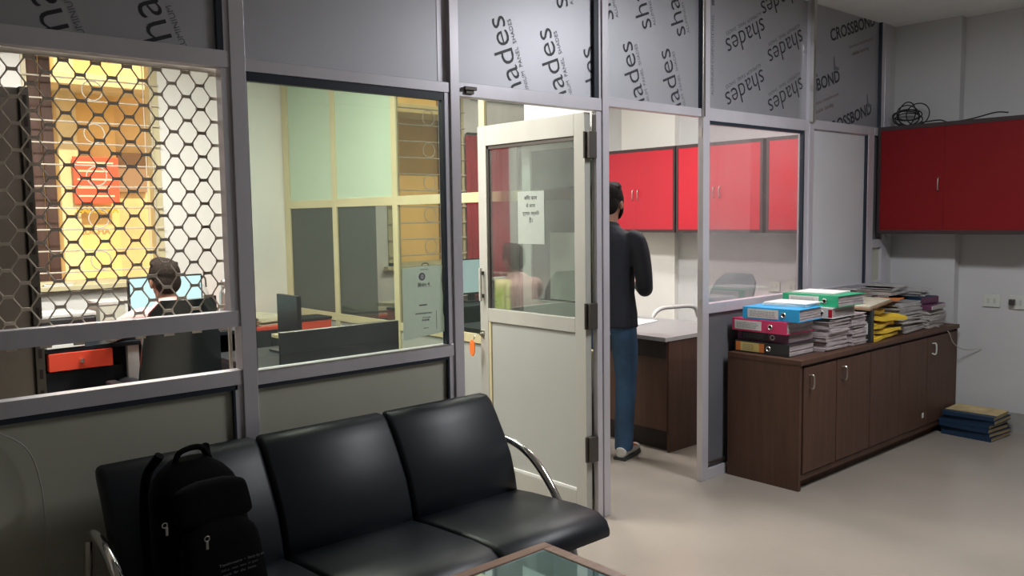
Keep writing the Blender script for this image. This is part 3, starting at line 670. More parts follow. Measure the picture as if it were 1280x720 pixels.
# ------------------------------------------------------------ red wall cabinets
def wall_cabinet(label, y0, y1, split=None, m='red', handles=(0,), xf=6.10, z0=1.385, z1=2.15, xb=None):
    c = thing('wall_cabinet', label, 'cabinet', (xf, (y0+y1)/2, z0), 0, 'red wall cabinets')
    h = (y1-y0)/2; H_ = z1-z0; d = (xb or XW)-xf
    bm = new(); fw = .028
    box(bm, .018, d, -h, h, 0, .02); box(bm, .018, d, -h, h, H_-.02, H_); box(bm, .018, d, -h, -h+.018, .02, H_-.02); box(bm, .018, d, h-.018, h, .02, H_-.02); box(bm, d-.01, d, -h+.018, h-.018, .02, H_-.02)
    obj('carcass', bm, 'darkframe', c)
    bm = new(); box(bm, -.004, .018, -h, h, 0, fw); box(bm, -.004, .018, -h, h, H_-fw, H_); box(bm, -.004, .018, -h, -h+fw*.8, fw, H_-fw); box(bm, -.004, .018, h-fw*.8, h, fw, H_-fw)
    obj('face_frame', bm, 'darkframe', c)
    a, b_ = -h+fw*.8, h-fw*.8; mid = 0 if split is None else split-(y0+y1)/2
    for (p, q, hy) in ((a, mid-.0006, mid-.030), (mid+.0006, b_, mid+.030)):
        dr = obj('door', B(0, .016, p, q, fw, H_-fw), m, c)
        bm = new(); tube(bm, arc([(0, hy, .30), (-.022, hy, .31), (-.022, hy, .38), (0, hy, .39)], 4), .0045, 8)
        if not (handles == 'one' and hy < mid): obj('handle', bm, 'steel', dr, True)
        else: bm.free()
    return c
wall_cabinet('red wall cabinet on the open floor side right of the partition, with wires on top', 1.90, 2.892, 2.43, m='red_shaded', handles='one', xb=XW-.085)
wall_cabinet('red wall cabinet inside the cabin seen through glass, nearest the partition', 2.97, 3.80, 3.385)
wall_cabinet('red wall cabinet inside the cabin with a pair of handles beside the thin bright post', 3.835, 4.70, 4.27)
wall_cabinet('red wall cabinet directly behind the standing man', 4.715, 5.60, 5.16)
wc = thing('cable_coil', 'loose coil of black cable lying on the outer red cabinet', 'cable', (6.25, 2.72, 2.152))
bm = new(); random.seed(5)
for k in range(7):
    a, b_ = random.uniform(.05, .10), random.uniform(.045, .085); cy = random.uniform(-.05, .05); tl = random.uniform(-.3, .3); n = 24
    pts = [(.0+.05*math.sin(tl)*math.sin(2*PI*i/n)+random.uniform(-.002, .002), cy+a*math.cos(2*PI*i/n), .006+b_+b_*math.sin(2*PI*i/n+tl)*(1 if k < 5 else .5)) for i in range(n+1)]
    tube(bm, pts, .0042, 6, False)
tube(bm, arc([(0, -.05, .02), (.02, -.18, .03), (.0, -.26, .006), (.02, -.40, .02), (.0, -.55, .045), (.03, -.62, .04)], 5), .0045, 6)
obj('cable_loops', bm, 'wire', wc)
w_ = thing('hanging_cable', 'pale cable drooping along the partition end beside the red cabinet', 'cable', (6.2, 2.885, 1.36))
obj('cable', tube(new(), arc([(.0, 0, .70), (-.025, 0, .5), (-.01, -.002, .3), (.01, 0, .1), (.06, 0, .0)], 6), .004, 6), 'wirew', w_)
w_ = thing('wall_cable', 'thin grey cable hanging from the papers across the end of the brown cabinet', 'cable', (6.2, 2.50, .73))
obj('cable', tube(new(), arc([(-.15, .06, .09), (-.10, .0, .03), (-.03, -.095, -.02), (.05, -.105, -.11), (.17, -.13, -.17), (.25, -.22, -.165)], 6), .003, 6), 'wirew', w_)
w_ = thing('hanging_cable', 'thin pale cable curving down the lower left partition panel beside the sofa', 'cable', (.55, 2.893, .80))
obj('cable', tube(new(), arc([(-.06, .0, .13), (.0, 0, .085), (.032, .0, .03), (.05, 0, -.06), (.055, 0, -.15), (.06, -.0, -.35), (.06, 0, -.77)], 6), .0022, 6), 'wirew', w_)
# sockets
def socket(label, x, y, z, w_=.11, h=.085, double=False, face='x'):
    s = thing('wall_socket', label, 'socket', (x, y, z), 0, 'wall sockets')
    obj('plate', B(-.012, 0, -w_/2, w_/2, 0, h, .002), 'cream', s)
    bm = new()
    for yy in ((-.02, .02) if not double else (-.035, 0, .035)):
        box(bm, -.0135, -.012, yy-.008, yy+.008, h*.3, h*.7, .001)
    obj('rocker', bm, 'whitep', s); return s
socket('blank cream switch plate on the wall right of the brown cabinet', XW, 2.225, .868)
s = socket('cream power socket with a dark plug at the right edge of the view', XW, 2.04, .862, .14, .095, True)
obj('plug', B(-.05, -.0135, .03, .065, .03, .07, .006), 'steel_d', s)
socket('single switch plate on the cabin wall seen through the right window', XW, 3.93, .878, .10)
socket('wide switch board on the cabin wall below the conduit', XW, 3.735, .872, .17, .11, True)
cdt = thing('wall_conduit', 'white cable conduit running down the cabin wall to the switch board', 'conduit', (XW, 3.72, .98)); obj('channel', B(-.016, 0, -.012, .012, .003, .40, .002), 'cream', cdt)
# ------------------------------------------------------------ people
def limb(bm, pts, rads, side=(1, 0, 0), seg=16, n=4):
    P_ = arc(pts, n); Rr = []
    for i in range(len(rads)-1):
        for k in range(n):
            t = k/n; Rr.append((rads[i][0]*(1-t)+rads[i+1][0]*t, rads[i][1]*(1-t)+rads[i+1][1]*t))
    Rr.append(rads[-1]); rings = []; side = Vector(side)
    for i, p in enumerate(P_):
        d = (P_[min(i+1, len(P_)-1)]-P_[max(i-1, 0)]).normalized(); a = (side-d*side.dot(d)).normalized(); b = d.cross(a)
        rings.append([bm.verts.new(p+a*Rr[i][0]*math.cos(2*PI*k/seg)+b*Rr[i][1]*math.sin(2*PI*k/seg)) for k in range(seg)])
    for a, b in zip(rings, rings[1:]):
        for k in range(seg): bm.faces.new((a[k], a[(k+1) % seg], b[(k+1) % seg], b[k]))
    bm.faces.new(rings[0][::-1]); bm.faces.new(rings[-1])
def ball(bm, c, r, seg=18):
    q = bmesh.ops.create_uvsphere(bm, u_segments=seg, v_segments=12, radius=1)
    bmesh.ops.transform(bm, matrix=Matrix.Translation(c) @ Matrix.Diagonal((*r, 1)), verts=q['verts']); return q['verts']
def fused(name, bm, m, parent, voxel=.008, it=6, f=.6):
    bmesh.ops.recalc_face_normals(bm, faces=bm.faces[:])
    me = bpy.data.meshes.new(name); bm.to_mesh(me); bm.free(); o = bpy.data.objects.new(name, me); C.objects.link(o)
    r = o.modifiers.new('r', 'REMESH'); r.mode = 'VOXEL'; r.voxel_size = voxel
    s = o.modifiers.new('s', 'SMOOTH'); s.iterations = it; s.factor = f
    dg = bpy.context.evaluated_depsgraph_get(); me2 = bpy.data.meshes.new_from_object(o.evaluated_get(dg))
    bpy.data.objects.remove(o); me2.name = name
    return obj(name, me2, m, parent, True)
def head(bm, c, turn=0, tilt=0):
    mt = Matrix.Translation(c) @ Matrix.Rotation(turn, 4, 'Z') @ Matrix.Rotation(tilt, 4, 'X'); t = new()
    ball(t, (0, -.008, .03), (.074, .093, .088)); ball(t, (0, .012, -.035), (.058, .072, .072)); ball(t, (0, .035, -.085), (.035, .04, .028))
    for s in (-1, 1): ball(t, (s*.077, -.005, -.015), (.010, .019, .031), 10)
    limb(t, [(0, .086, .012), (0, .098, -.01), (0, .104, -.03)], [(.009, .008), (.012, .012), (.015, .010)], n=2, seg=8)
    for s in (-1, 1): ball(t, (s*.032, .073, .012), (.016, .012, .011), 10)
    ball(t, (0, .080, -.062), (.024, .011, .007), 10); ball(t, (0, .077, -.072), (.02, .012, .008), 10)
    for s in (-1, 1): limb(t, [(s*.012, .082, .030), (s*.045, .072, .032)], [(.004, .006), (.004, .004)], (0, 0, 1), n=2, seg=6)
    merge(bm, t, mt)
def hair(name, c, m, parent, turn=0, beard=False, back=True):
    t = new(); mt = Matrix.Translation(c) @ Matrix.Rotation(turn, 4, 'Z')
    ball(t, (0, -.016, .045), (.084, .100, .090)); ball(t, (0, -.055, -.005), (.076, .060, .075)); ball(t, (0, .045, .10), (.058, .05, .038))
    for s in (-1, 1): ball(t, (s*.070, .012, .018), (.013, .03, .045), 10)
    random.seed(2)
    for k in range(26):
        a = random.uniform(0, 2*PI); r = random.uniform(.02, .07); ball(t, (r*math.cos(a), -.01+r*math.sin(a), .112-2.9*r*r), (.014, .014, .012), 8)
    o = fused(name, t, m, parent, .006, 3); o.data.transform(mt)
    if beard:
        t = new(); ball(t, (0, .028, -.088), (.045, .048, .030)); 
        for s in (-1, 1): limb(t, [(s*.072, .012, -.01), (s*.064, .03, -.055), (s*.035, .06, -.09)], [(.008, .018), (.012, .022), (.014, .02)], (1, 0, 0), n=3, seg=10)
        limb(t, [(-.03, .082, -.05), (0, .092, -.047), (.03, .082, -.05)], [(.006, .006)]*3, (0, 0, 1), n=3, seg=8)
        o = fused('beard', t, m, parent, .006, 3); o.data.transform(mt)
def hand(bm, wrist, fwd, up, s=1, curl=.5):
    """palm + four fingers + thumb from the wrist along fwd; up = back of the hand"""
    w = Vector(wrist); f = Vector(fwd).normalized(); u = Vector(up); u = (u-f*u.dot(f)).normalized(); r = f.cross(u)*s
    P3 = lambda a, b, c: w+f*a+r*b+u*c
    limb(bm, [P3(-.02, 0, 0), P3(.03, 0, 0), P3(.09, 0, 0)], [(.024, .018), (.036, .016), (.040, .012)], r, n=3, seg=12)
    for i, L_ in enumerate((.070, .080, .074, .058)):
        b = .03-i*.020; q = [P3(.075, b, 0)]
        a = 0; pos = Vector((.085, 0))
        for sg in (.42, .32, .26):
            a += curl; pos = pos+Vector((math.cos(a), -math.sin(a)))*L_*sg; q.append(P3(pos.x, b*1.05, pos.y))
        limb(bm, q, [(.0095, .0095), (.009, .009), (.0085, .0085), (.007, .007)], r, n=3, seg=8)
    limb(bm, [P3(.015, .025, 0), P3(.045, .045, -.008), P3(.072, .050, -.02), P3(.092, .046, -.03)], [(.014, .013), (.012, .011), (.010, .009), (.008, .007)], r, n=3, seg=8)

# standing man in the cabin
H1 = thing('person', 'standing bearded man in dark navy shirt, blue jeans and white-orange shoes seen from behind', 'person', (4.045, 3.64, 0), R(-68))
HC = (0, .015, 1.625)
b = new()
limb(b, [(0, -.01, .90), (0, -.01, 1.02), (0, -.015, 1.14), (0, -.01, 1.28), (0, -.02, 1.39), (0, -.02, 1.44)], [(.15, .105), (.14, .10), (.14, .10), (.155, .11), (.165, .09), (.10, .07)])
limb(b, [(0, -.02, 1.42), (0, -.01, 1.49), (0, .0, 1.56)], [(.07, .065), (.055, .058), (.055, .058)])
head(b, HC, 0, R(-8))
for s in (-1, 1):
    limb(b, [(s*.085, 0, .92), (s*.095, .01, .70), (s*.10, .015, .50), (s*.10, -.01, .30), (s*.10, -.03, .09), (s*.10, -.03, .04)], [(.085, .095), (.072, .08), (.055, .06), (.052, .058), (.038, .042), (.04, .045)])
    limb(b, [(s*.10, -.07, .045), (s*.105, .03, .04), (s*.11, .15, .03)], [(.034, .032), (.040, .03), (.035, .02)])
    limb(b, [(s*.155, -.02, 1.40), (s*.205, -.035, 1.26), (s*.225, -.04, 1.12), (s*.19, .09, 1.08), (s*.11, .21, 1.10)], [(.05, .05), (.044, .046), (.037, .037), (.034, .034), (.026, .022)])
    hand(b, (s*.105, .225, 1.105), (-s*.45, .85, .15), (s*.6, .1, .7), s, .55)
fused('body', b, 'skin', H1, .0075, 4)
b = new()
limb(b, [(0, -.01, .84), (0, -.01, .93), (0, -.015, 1.06), (0, -.012, 1.18), (0, -.01, 1.30), (0, -.02, 1.40), (0, -.02, 1.455), (0, -.018, 1.475)], [(.188, .142), (.182, .138), (.165, .126), (.168, .125), (.178, .128), (.178, .108), (.105, .08), (.072, .07)])
for s in (-1, 1):
    limb(b, [(s*.13, -.02, 1.405), (s*.185, -.025, 1.375), (s*.222, -.035, 1.26), (s*.243, -.045, 1.11), (s*.20, .08, 1.075), (s*.125, .195, 1.095)], [(.058, .055), (.064, .062), (.058, .06), (.053, .05), (.046, .046), (.036, .033)])
limb(b, [(0, -.015, 1.455), (0, -.005, 1.50)], [(.072, .07), (.064, .068)], n=3)
fused('shirt', b, 'shirt', H1, .008, 5)
b = new()
limb(b, [(0, -.01, .82), (0, -.01, .88), (0, -.01, .925)], [(.160, .118), (.155, .115), (.145, .108)])
for s in (-1, 1):
    limb(b, [(s*.085, 0, .90), (s*.095, .01, .70), (s*.10, .015, .50), (s*.10, -.01, .30), (s*.10, -.03, .09), (s*.10, -.03, .055)], [(.080, .104), (.082, .092), (.068, .074), (.062, .070), (.058, .066), (.058, .066)])
fused('jeans', b, 'jeans', H1, .008, 4)
hair('hair', HC, 'hair', H1, 0, True)
for s in (-1, 1):
    b = new(); limb(b, [(s*.10, -.10, .045), (s*.10, -.03, .05), (s*.106, .06, .04), (s*.112, .17, .028)], [(.034, .036), (.042, .046), (.046, .036), (.036, .024)])
    sh = fused('shoe', b, 'shoe', H1, .006, 3)
    bm = new(); prism(bm, [(s*.10-.045, -.10), (s*.10+.04, -.115), (s*.10+.05, .0), (s*.112+.045, .14), (s*.112, .20), (s*.112-.05, .14)], .0, .018, 'z'); obj('sole', bm, 'bblack', sh)
    b = new(); limb(b, [(s*.102, .0, .075), (s*.106, .07, .062), (s*.11, .12, .048)], [(.036, .018), (.038, .016), (.034, .013)]); obj('upper_patch', b, 'shoeo', sh, True)
ph = thing('mobile_phone', 'black phone held in both hands of the standing man', 'phone', (4.045+.27*math.cos(R(22)), 3.64+.27*math.sin(R(22)), 1.10), R(-68))
obj('case', B(-.035, .035, .0, .009, -.04, .10, .003), 'blackp', ph)

# seated man
H2 = thing('person', 'seated man in a pale pink shirt at the monitor, seen from behind', 'person', (1.745, 4.97, 0), R(4))
HC2 = (0, .06, 1.205)
b = new()
limb(b, [(0, 0, .50), (0, -.01, .62), (0, -.02, .78), (0, -.01, .90), (0, .0, 1.0), (0, .01, 1.05)], [(.16, .12), (.15, .115), (.145, .11), (.16, .11), (.165, .09), (.10, .07)])
limb(b, [(0, .01, 1.02), (0, .03, 1.09), (0, .05, 1.15)], [(.07, .065), (.058, .06), (.056, .06)])
head(b, HC2, 0, R(-10))
for s in (-1, 1):
    limb(b, [(s*.09, .0, .53), (s*.12, .22, .54), (s*.14, .44, .52), (s*.14, .46, .30), (s*.14, .44, .09), (s*.14, .44, .05)], [(.085, .08), (.08, .075), (.06, .06), (.055, .055), (.04, .045), (.042, .045)])
    limb(b, [(s*.14, .40, .04), (s*.14, .50, .035), (s*.14, .62, .028)], [(.034, .03), (.04, .028), (.035, .02)])
    limb(b, [(s*.155, .01, 1.01), (s*.225, .06, .96), (s*.27, .14, .92), (s*.22, .27, .90), (s*.15, .39, .885)], [(.05, .05), (.045, .045), (.038, .038), (.034, .034), (.026, .022)])
    hand(b, (s*.135, .40, .878), (-s*.15, 1, -.02), (0, 0, 1), -s, .3)
fused('body', b, 'skin', H2, .0075, 4)
b = new()
limb(b, [(0, .0, .52), (0, -.01, .64), (0, -.02, .78), (0, -.01, .90), (0, .0, 1.0), (0, .01, 1.055), (0, .02, 1.085)], [(.175, .135), (.165, .13), (.16, .125), (.178, .125), (.185, .11), (.115, .085), (.075, .075)])
for s in (-1, 1):
    limb(b, [(s*.12, .0, 1.01), (s*.18, .01, 1.0), (s*.23, .06, .965), (s*.28, .13, .925), (s*.235, .25, .905), (s*.17, .35, .89)], [(.06, .055), (.066, .062), (.06, .06), (.055, .052), (.048, .046), (.036, .032)])
limb(b, [(0, .015, 1.05), (0, .028, 1.105)], [(.078, .075), (.068, .068)], n=3)
fused('shirt', b, 'pinkshirt', H2, .008, 5)
b = new()
limb(b, [(0, 0, .46), (0, 0, .54), (0, 0, .60)], [(.16, .13), (.175, .14), (.168, .13)])
for s in (-1, 1):
    limb(b, [(s*.09, .0, .53), (s*.12, .22, .54), (s*.14, .45, .52), (s*.14, .47, .30), (s*.14, .45, .09)], [(.095, .09), (.09, .085), (.072, .072), (.065, .065), (.06, .06)])
fused('trousers', b, 'dk_trouser', H2, .008, 4)
hair('hair', HC2, 'hair2', H2)
for s in (-1, 1):
    b = new(); limb(b, [(s*.14, .37, .04), (s*.14, .44, .05), (s*.14, .54, .038), (s*.14, .65, .028)], [(.036, .034), (.045, .045), (.046, .034), (.036, .024)]); obj('shoe', b, 'blackp', H2, True)

# ------------------------------------------------------------ chairs
def office_chair(label, loc, rz, back='greychair', w_=.48, seat_z=.46, top=1.12, tilt=R(8), tubular=False):
    c = thing('office_chair', label, 'chair', loc, rz, 'swivel office chairs')
    bm = new(); box(bm, -w_/2, w_/2, -.24, .24, seat_z-.06, seat_z+.03, .03, seg=3); obj('seat', bm, 'black', c, True)
    # backrest: curved slab, narrower on top
    bm = new(); n, m_ = 10, 8; f, bk = {}, {}
    z0, z1 = seat_z+.06, top
    for i in range(n+1):
        t = i/n; z = z0+(z1-z0)*t; ww = (w_*.50)*(1-.20*t)*(1 if t < .75 else (1-((t-.75)/.25)**3*.35)); yy = -.235-math.sin(tilt)*(z-z0)+.03*math.sin(PI*t)
        for j in range(m_+1):
            u = j/m_*2-1; edge = .035*(1-abs(u)**4*.6); f[i, j] = bm.verts.new((u*ww, yy+.03*u*u+edge*.5, z)); bk[i, j] = bm.verts.new((u*ww, yy+.03*u*u-edge, z))
    for i in range(n):
        for j in range(m_):
            bm.faces.new((f[i, j], f[i+1, j], f[i+1, j+1], f[i, j+1])); bm.faces.new((bk[i, j], bk[i, j+1], bk[i+1, j+1], bk[i+1, j]))
    for i in range(n): bm.faces.new((f[i, 0], bk[i, 0], bk[i+1, 0], f[i+1, 0])); bm.faces.new((f[i, m_], f[i+1, m_], bk[i+1, m_], bk[i, m_]))
    for j in range(m_): bm.faces.new((f[0, j], f[0, j+1], bk[0, j+1], bk[0, j])); bm.faces.new((f[n, j], bk[n, j], bk[n, j+1], f[n, j+1]))
    obj('backrest', bm, back, c, True)
    bm = new(); prism(bm, [(-.25, .40), (-.29, .44), (-.295, .7), (-.28, .7), (-.27, .46), (-.20, .40)], -.03, .03); obj('back_bracket', bm, 'steel_d', c)
    for s in (-1, 1):
        if tubular:
            X_ = s*(w_/2+.03); obj('armrest', tube(new(), arc([(X_, -.26, .70), (X_, -.20, .785), (X_, .02, .80), (X_, .20, .79), (X_, .27, .70), (X_, .22, .46)], 6), .017, 10), 'whitep', c, True); continue
        a = obj('armrest', B(s*(w_/2+.03)-.028, s*(w_/2+.03)+.028, -.18, .12, .655, .685, .01), 'whitep' if back == 'greychair' else 'blackp', c)
        obj('arm_post', tube(new(), arc([(s*w_/2*.9, -.03, .42), (s*(w_/2+.03), -.03, .46), (s*(w_/2+.03), -.03, .656)], 5), .014, 8), 'blackp', c)
    obj('gas_column', lathe(new(), [(.045, .07), (.045, .12), (.028, .13), (.028, .40)]), 'steel_d', c)
    for k in range(5):
        a = 2*PI*k/5; d = Vector((math.cos(a), math.sin(a), 0))
        lg = obj('base_leg', tube(new(), [d*.03+Vector((0, 0, .10)), d*.25+Vector((0, 0, .075))], [.024, .016], 8), 'blackp', c)
        bm = new(); ring(bm, (d.x*.25, d.y*.25, .030), .014, .016, 'x', 14); obj('caster', bm, 'blackp', lg)
    return c
office_chair('tall dark office chair holding the man in pink shirt', (1.655, 4.80, 0), R(0), 'blackchair', top=1.14, w_=.47, tilt=R(10))
office_chair('black office chair half hidden behind the dark steel cupboard', (1.02, 4.4, 0), R(160), 'black', top=.70, w_=.42)
# chairs behind the cabin desk
c = office_chair('grey office chair with bent tubular arms tilted back behind the cabin desk', (5.50, 3.98, 0), R(84), 'greychair', top=1.06, w_=.50, tilt=R(24), tubular=True)

# ------------------------------------------------------------ cabin desk
d = thing('office_desk', 'brown office desk with light grey top in the cabin behind the standing man', 'desk', (4.29, 3.37, 0))
obj('desk_top', B(.0, .80, .02, .92, .735, .762, .003), 'desk_top', d)
obj('top_edge', B(-.004, .804, .016, .0195, .735, .762, .001), 'whitep', d)
bm = new(); box(bm, .045, .6, .045, .88, .14, .735); obj('pedestal', bm, 'wood', d)
obj('modesty_panel', B(.60, .77, .05, .075, .0, .735), 'wood', d)
obj('side_panel', B(.05, .6, .03, .045, .0, .735), 'wood', d)
obj('toe_recess', B(.09, .6, .06, .80, 0, .14), 'wood_d', d)
obj('side_panel', B(.755, .785, .075, .88, 0, .735), 'wood', d)
obj('cabin_desk_apron', B(.03, .045, .045, .88, .62, .735), 'wood_d', d)
p = thing('paper_pad', 'bright white sheets lying on the cabin desk', 'papers', (4.72, 4.02, .7625), .2); obj('sheets', B(-.16, .16, -.11, .11, 0, .012, .001), 'paper', p); obj('top_sheet', B(-.12, .15, -.09, .10, .0125, .0135), 'paper', p)

# ------------------------------------------------------------ left office furniture
a = thing('steel_cupboard', 'tall dark grey steel cupboard just behind the left bay of the partition', 'cupboard', (.12, 3.5, 0))
bm = new(); box(bm, 0, .64, .02, .48, .06, 2.04, .004); obj('body', bm, 'almirah', a)
for i in range(2):
    dr = obj('door', B(.012+i*.30, .305+i*.30, .0, .02, .10, 2.0, .003), 'almirah', a)
    if i == 1: obj('handle', B(.34, .355, -.03, -.0, 1.0, 1.14, .004), 'steel_d', dr)
bm = new(); box(bm, .612, .642, -.012, .02, 0, 2.04, .001)
obj('corner_angle', bm, 'steel_d', a)
bm = new()
for k in range(26): box(bm, .621, .633, -.0135, -.0122, .05+k*.077, .085+k*.077)
so_ = obj('angle_slots', bm, 'wood_d', a); so_['kind'] = 'stuff'
for x in (.03, .61):
    for y in (.04, .44): obj('foot', B(x-.02, x+.02, y-.02, y+.02, 0, .06), 'steel_d', a)
t = thing('tube_light', 'white tube light fixed on the far wall above the steel cupboard', 'light', (1.05, YF-.05, 2.66)); obj('batten', B(-.6, .22, -.0, .05, 0, .05, .004), 'whitep', t); obj('tube', tube(new(), [(-.58, -.018, .02), (.20, -.018, .02)], .014, 12), 'lamp', t, True)
# man's desk
d = thing('computer_desk', 'long black desk under the barred window with a red drawer front', 'desk', (.55, 5.30, 0))
obj('desk_top', B(0, 1.78, -.02, .72, .815, .84, .003), 'blackm', d)
obj('desk_leg', B(1.05, 1.115, -.01, .03, 0, .815, .002), 'whitep', d); obj('desk_leg', B(1.72, 1.76, 0, .70, 0, .815, .002), 'blackm', d); obj('desk_leg', B(.02, .06, 0, .70, 0, .815, .002), 'blackm', d)
obj('back_panel', B(.06, 1.72, .30, .32, .12, .815), 'blackm', d); obj('pedestal', B(.06, 1.03, .02, .30, .10, .70, .003), 'blackm', d)
dr = obj('drawer', B(.62, .96, -.03, .02, .71, .812, .003), 'redtop', d)
obj('drawer_knob', lathe(new(), [(.012, 0), (.012, .02)], (.79, -.045, .75)), 'steel', dr)
m_ = thing('computer_monitor', 'wide monitor with pale cyan screen in front of the seated man', 'monitor', (1.945, 5.58, .84))
obj('shell', B(-.235, .235, 0, .03, .06, .36, .004), 'blacktv', m_); obj('screen', B(-.225, .225, -.002, -.0005, .075, .35), 'screen', m_)
bm = new(); box(bm, -.03, .03, .01, .03, .01, .10); box(bm, -.11, .11, -.07, .09, 0, .012, .003); obj('stand', bm, 'blacktv', m_)
kb = thing('keyboard', 'black keyboard under the hands of the seated man', 'keyboard', (1.74, 5.40, .841)); obj('case', B(-.21, .21, -.07, .07, 0, .018, .004), 'blackp', kb)
bm = new()
for i in range(14):
    for j in range(5): box(bm, -.20+i*.0285, -.175+i*.0285, -.06+j*.024, -.04+j*.024, .0181, .022)
obj('key_caps', bm, 'blacktv', kb)
o = thing('speaker', 'small black speaker beside the right edge of the cyan monitor', 'speaker', (2.235, 5.60, .841)); obj('case', B(-.03, .03, -.04, .04, 0, .21, .006), 'blackp', o)
bm = new(); ring(bm, (0, -.041, .07), .018, .003, seg=16); obj('cone_ring', bm, 'steel_d', o)
o = thing('water_bottle', 'slim steel water bottle standing at the right end of the black desk', 'bottle', (2.245, 5.38, .841))
obj('bottle_body', lathe(new(), [(.030, 0), (.033, .006), (.033, .22), (.028, .25), (.019, .265), (.019, .275)]), 'steel', o, True); obj('cap', lathe(new(), [(.021, .276), (.022, .28), (.022, .315), (.018, .322)]), 'steel', o, True)
o = thing('carry_bag', 'crumpled grey bag behind the steel bottle', 'bag', (2.26, 5.80, .841)); b = blob_box(.13, .12, .27, .6, .02, pw=2.2); obj('bag_body', b, 'plastic', o, True); obj('bag_handle', tube(new(), arc([(-.04, .02, .25), (-.03, .02, .32), (.03, .02, .32), (.04, .02, .25)], 5), .006, 6), 'steel_d', o)
o = thing('printer', 'black and grey printer on the desk below the brown shutter', 'printer', (1.30, 5.62, .841)); obj('case', B(-.19, .19, -.14, .18, 0, .15, .012), 'blackp', o)
obj('paper_tray', B(-.13, .13, .02, .18, .15, .17, .003), 'paper', o); obj('output_sheet', B(-.11, .11, -.19, -.12, .03, .036), 'paper', o); obj('lid', B(-.19, .19, -.14, .02, .15, .175, .006), 'whitep', o)
o = thing('file_box', 'grey cardboard box between printer and monitor', 'box', (1.60, 5.66, .841)); obj('carton', B(-.075, .075, -.12, .12, 0, .20, .003), 'panel', o); obj('lid', B(-.079, .079, -.124, .124, .201, .22, .002), 'paper2', o)
o = thing('paper_stack', 'white paper stack in front of the printer', 'papers', (1.26, 5.33, .841), .05); obj('sheets', B(-.10, .10, -.06, .06, 0, .10, .002), 'paper', o); obj('top_sheet', B(-.09, .10, -.05, .055, .1005, .1015), 'paper', o)
o = thing('paper_stack', 'loose white papers on the window sill', 'papers', (1.50, YF-.055, 1.1205), 0); 
obj('sheets', B(-.09, .09, -.0, .10, 0, .012, .001), 'paper', o); obj('top_sheet', B(-.07, .10, -.0, .09, .0125, .016), 'papery', o)

# red-topped table, papers
d = thing('side_table', 'red-topped table with black sides carrying old papers by the far wall', 'table', (2.36, 5.66, 0))
obj('table_top', B(0, .72, 0, .68, .765, .79, .003), 'redtop', d); bm = new(); box(bm, .0, .72, .0, .02, .55, .765); obj('apron', bm, 'blackm', d)
for x in (.0, .67):
    for y in (.02, .63): obj('leg', B(x, x+.05, y, y+.05, 0, .765, .002), 'blackm', d)
obj('lower_shelf', B(.05, .67, .05, .66, .40, .43, .002), 'panel', d)
bundle('fan of buff papers on the red-topped table', 2.56, 2.92, 5.74, 6.14, .791, .84, 'papery', .2, .04, group='papers on the red-topped table')
bundle('newspaper lying on the left part of the red-topped table', 2.42, 2.66, 5.72, 5.95, .842, .865, 'papery', -.4, .02, group='papers on the red-topped table')
# workstation with the raised black panel
d = thing('workstation_desk', 'black workstation with a raised glossy front panel behind the poster window', 'desk', (1.95, 4.0, 0))
obj('front_panel', B(0, .72, 0, .022, .0, .972, .002), 'blackm', d); obj('desk_top', B(0, .72, .022, .95, .735, .76, .003), 'blackm', d); obj('panel_cap', B(-.002, .722, -.003, .026, .972, .976, .001), 'steel', d)
obj('side_panel', B(0, .02, .022, .93, 0, .735), 'blackm', d); obj('side_panel', B(.70, .72, .022, .93, 0, .735), 'blackm', d)
m_ = thing('computer_monitor', 'black monitor with a yellow-green screen facing the inner glass partition', 'monitor', (2.36, 4.68, .761))
obj('shell', B(-.03, 0, -.13, .13, .07, .34, .004), 'blacktv', m_); obj('screen', B(.0005, .002, -.122, .122, .08, .332), 'screeny', m_)
bm = new(); box(bm, .0021, .003, -.06, -.05, .12, .29); box(bm, .0021, .003, .0, .010, .12, .29); box(bm, .0021, .003, -.05, .0, .2, .21); obj('screen_mark', bm, 'green', m_)
bm = new(); box(bm, -.04, -.02, -.03, .03, .01, .10); box(bm, -.10, .08, -.11, .11, 0, .012, .003); obj('stand', bm, 'blacktv', m_)
o = thing('desk_telephone', 'dark handset telephone on the workstation beside the cream frame', 'telephone', (2.50, 4.28, .761), .4); obj('base', B(-.08, .08, -.10, .10, 0, .05, .012), 'blackp', o)
obj('handset', tube(new(), arc([(-.05, -.09, .07), (-.05, -.05, .085), (-.05, .05, .085), (-.05, .09, .07)], 5), .018, 10), 'blackp', o, True)
obj('cord', tube(new(), arc([(-.05, .09, .07), (-.06, .16, .04), (.0, .20, .02), (.0, .26, .004)], 6), .004, 6), 'wire', o)
# narrow rack seen in the gap beside the door
d = thing('filing_rack', 'low rack with red and black boxes seen between post and open door', 'rack', (2.62, 5.15, 0))
obj('shelf', B(0, .42, 0, .36, .735, .76, .002), 'alu_cream', d); obj('shelf', B(0, .42, 0, .36, .30, .32, .002), 'blackm', d)
for x in (0, .395):
    for y in (0, .335): obj('upright', B(x, x+.025, y, y+.025, 0, .735), 'blackm', d)
o = thing('storage_box', 'small red box on the rack by the open door', 'box', (2.80, 5.30, .761)); obj('carton', B(-.12, .12, -.10, .10, 0, .10, .003), 'redtop', o); obj('lid', B(-.123, .123, -.103, .103, .101, .12, .002), 'blackp', o)

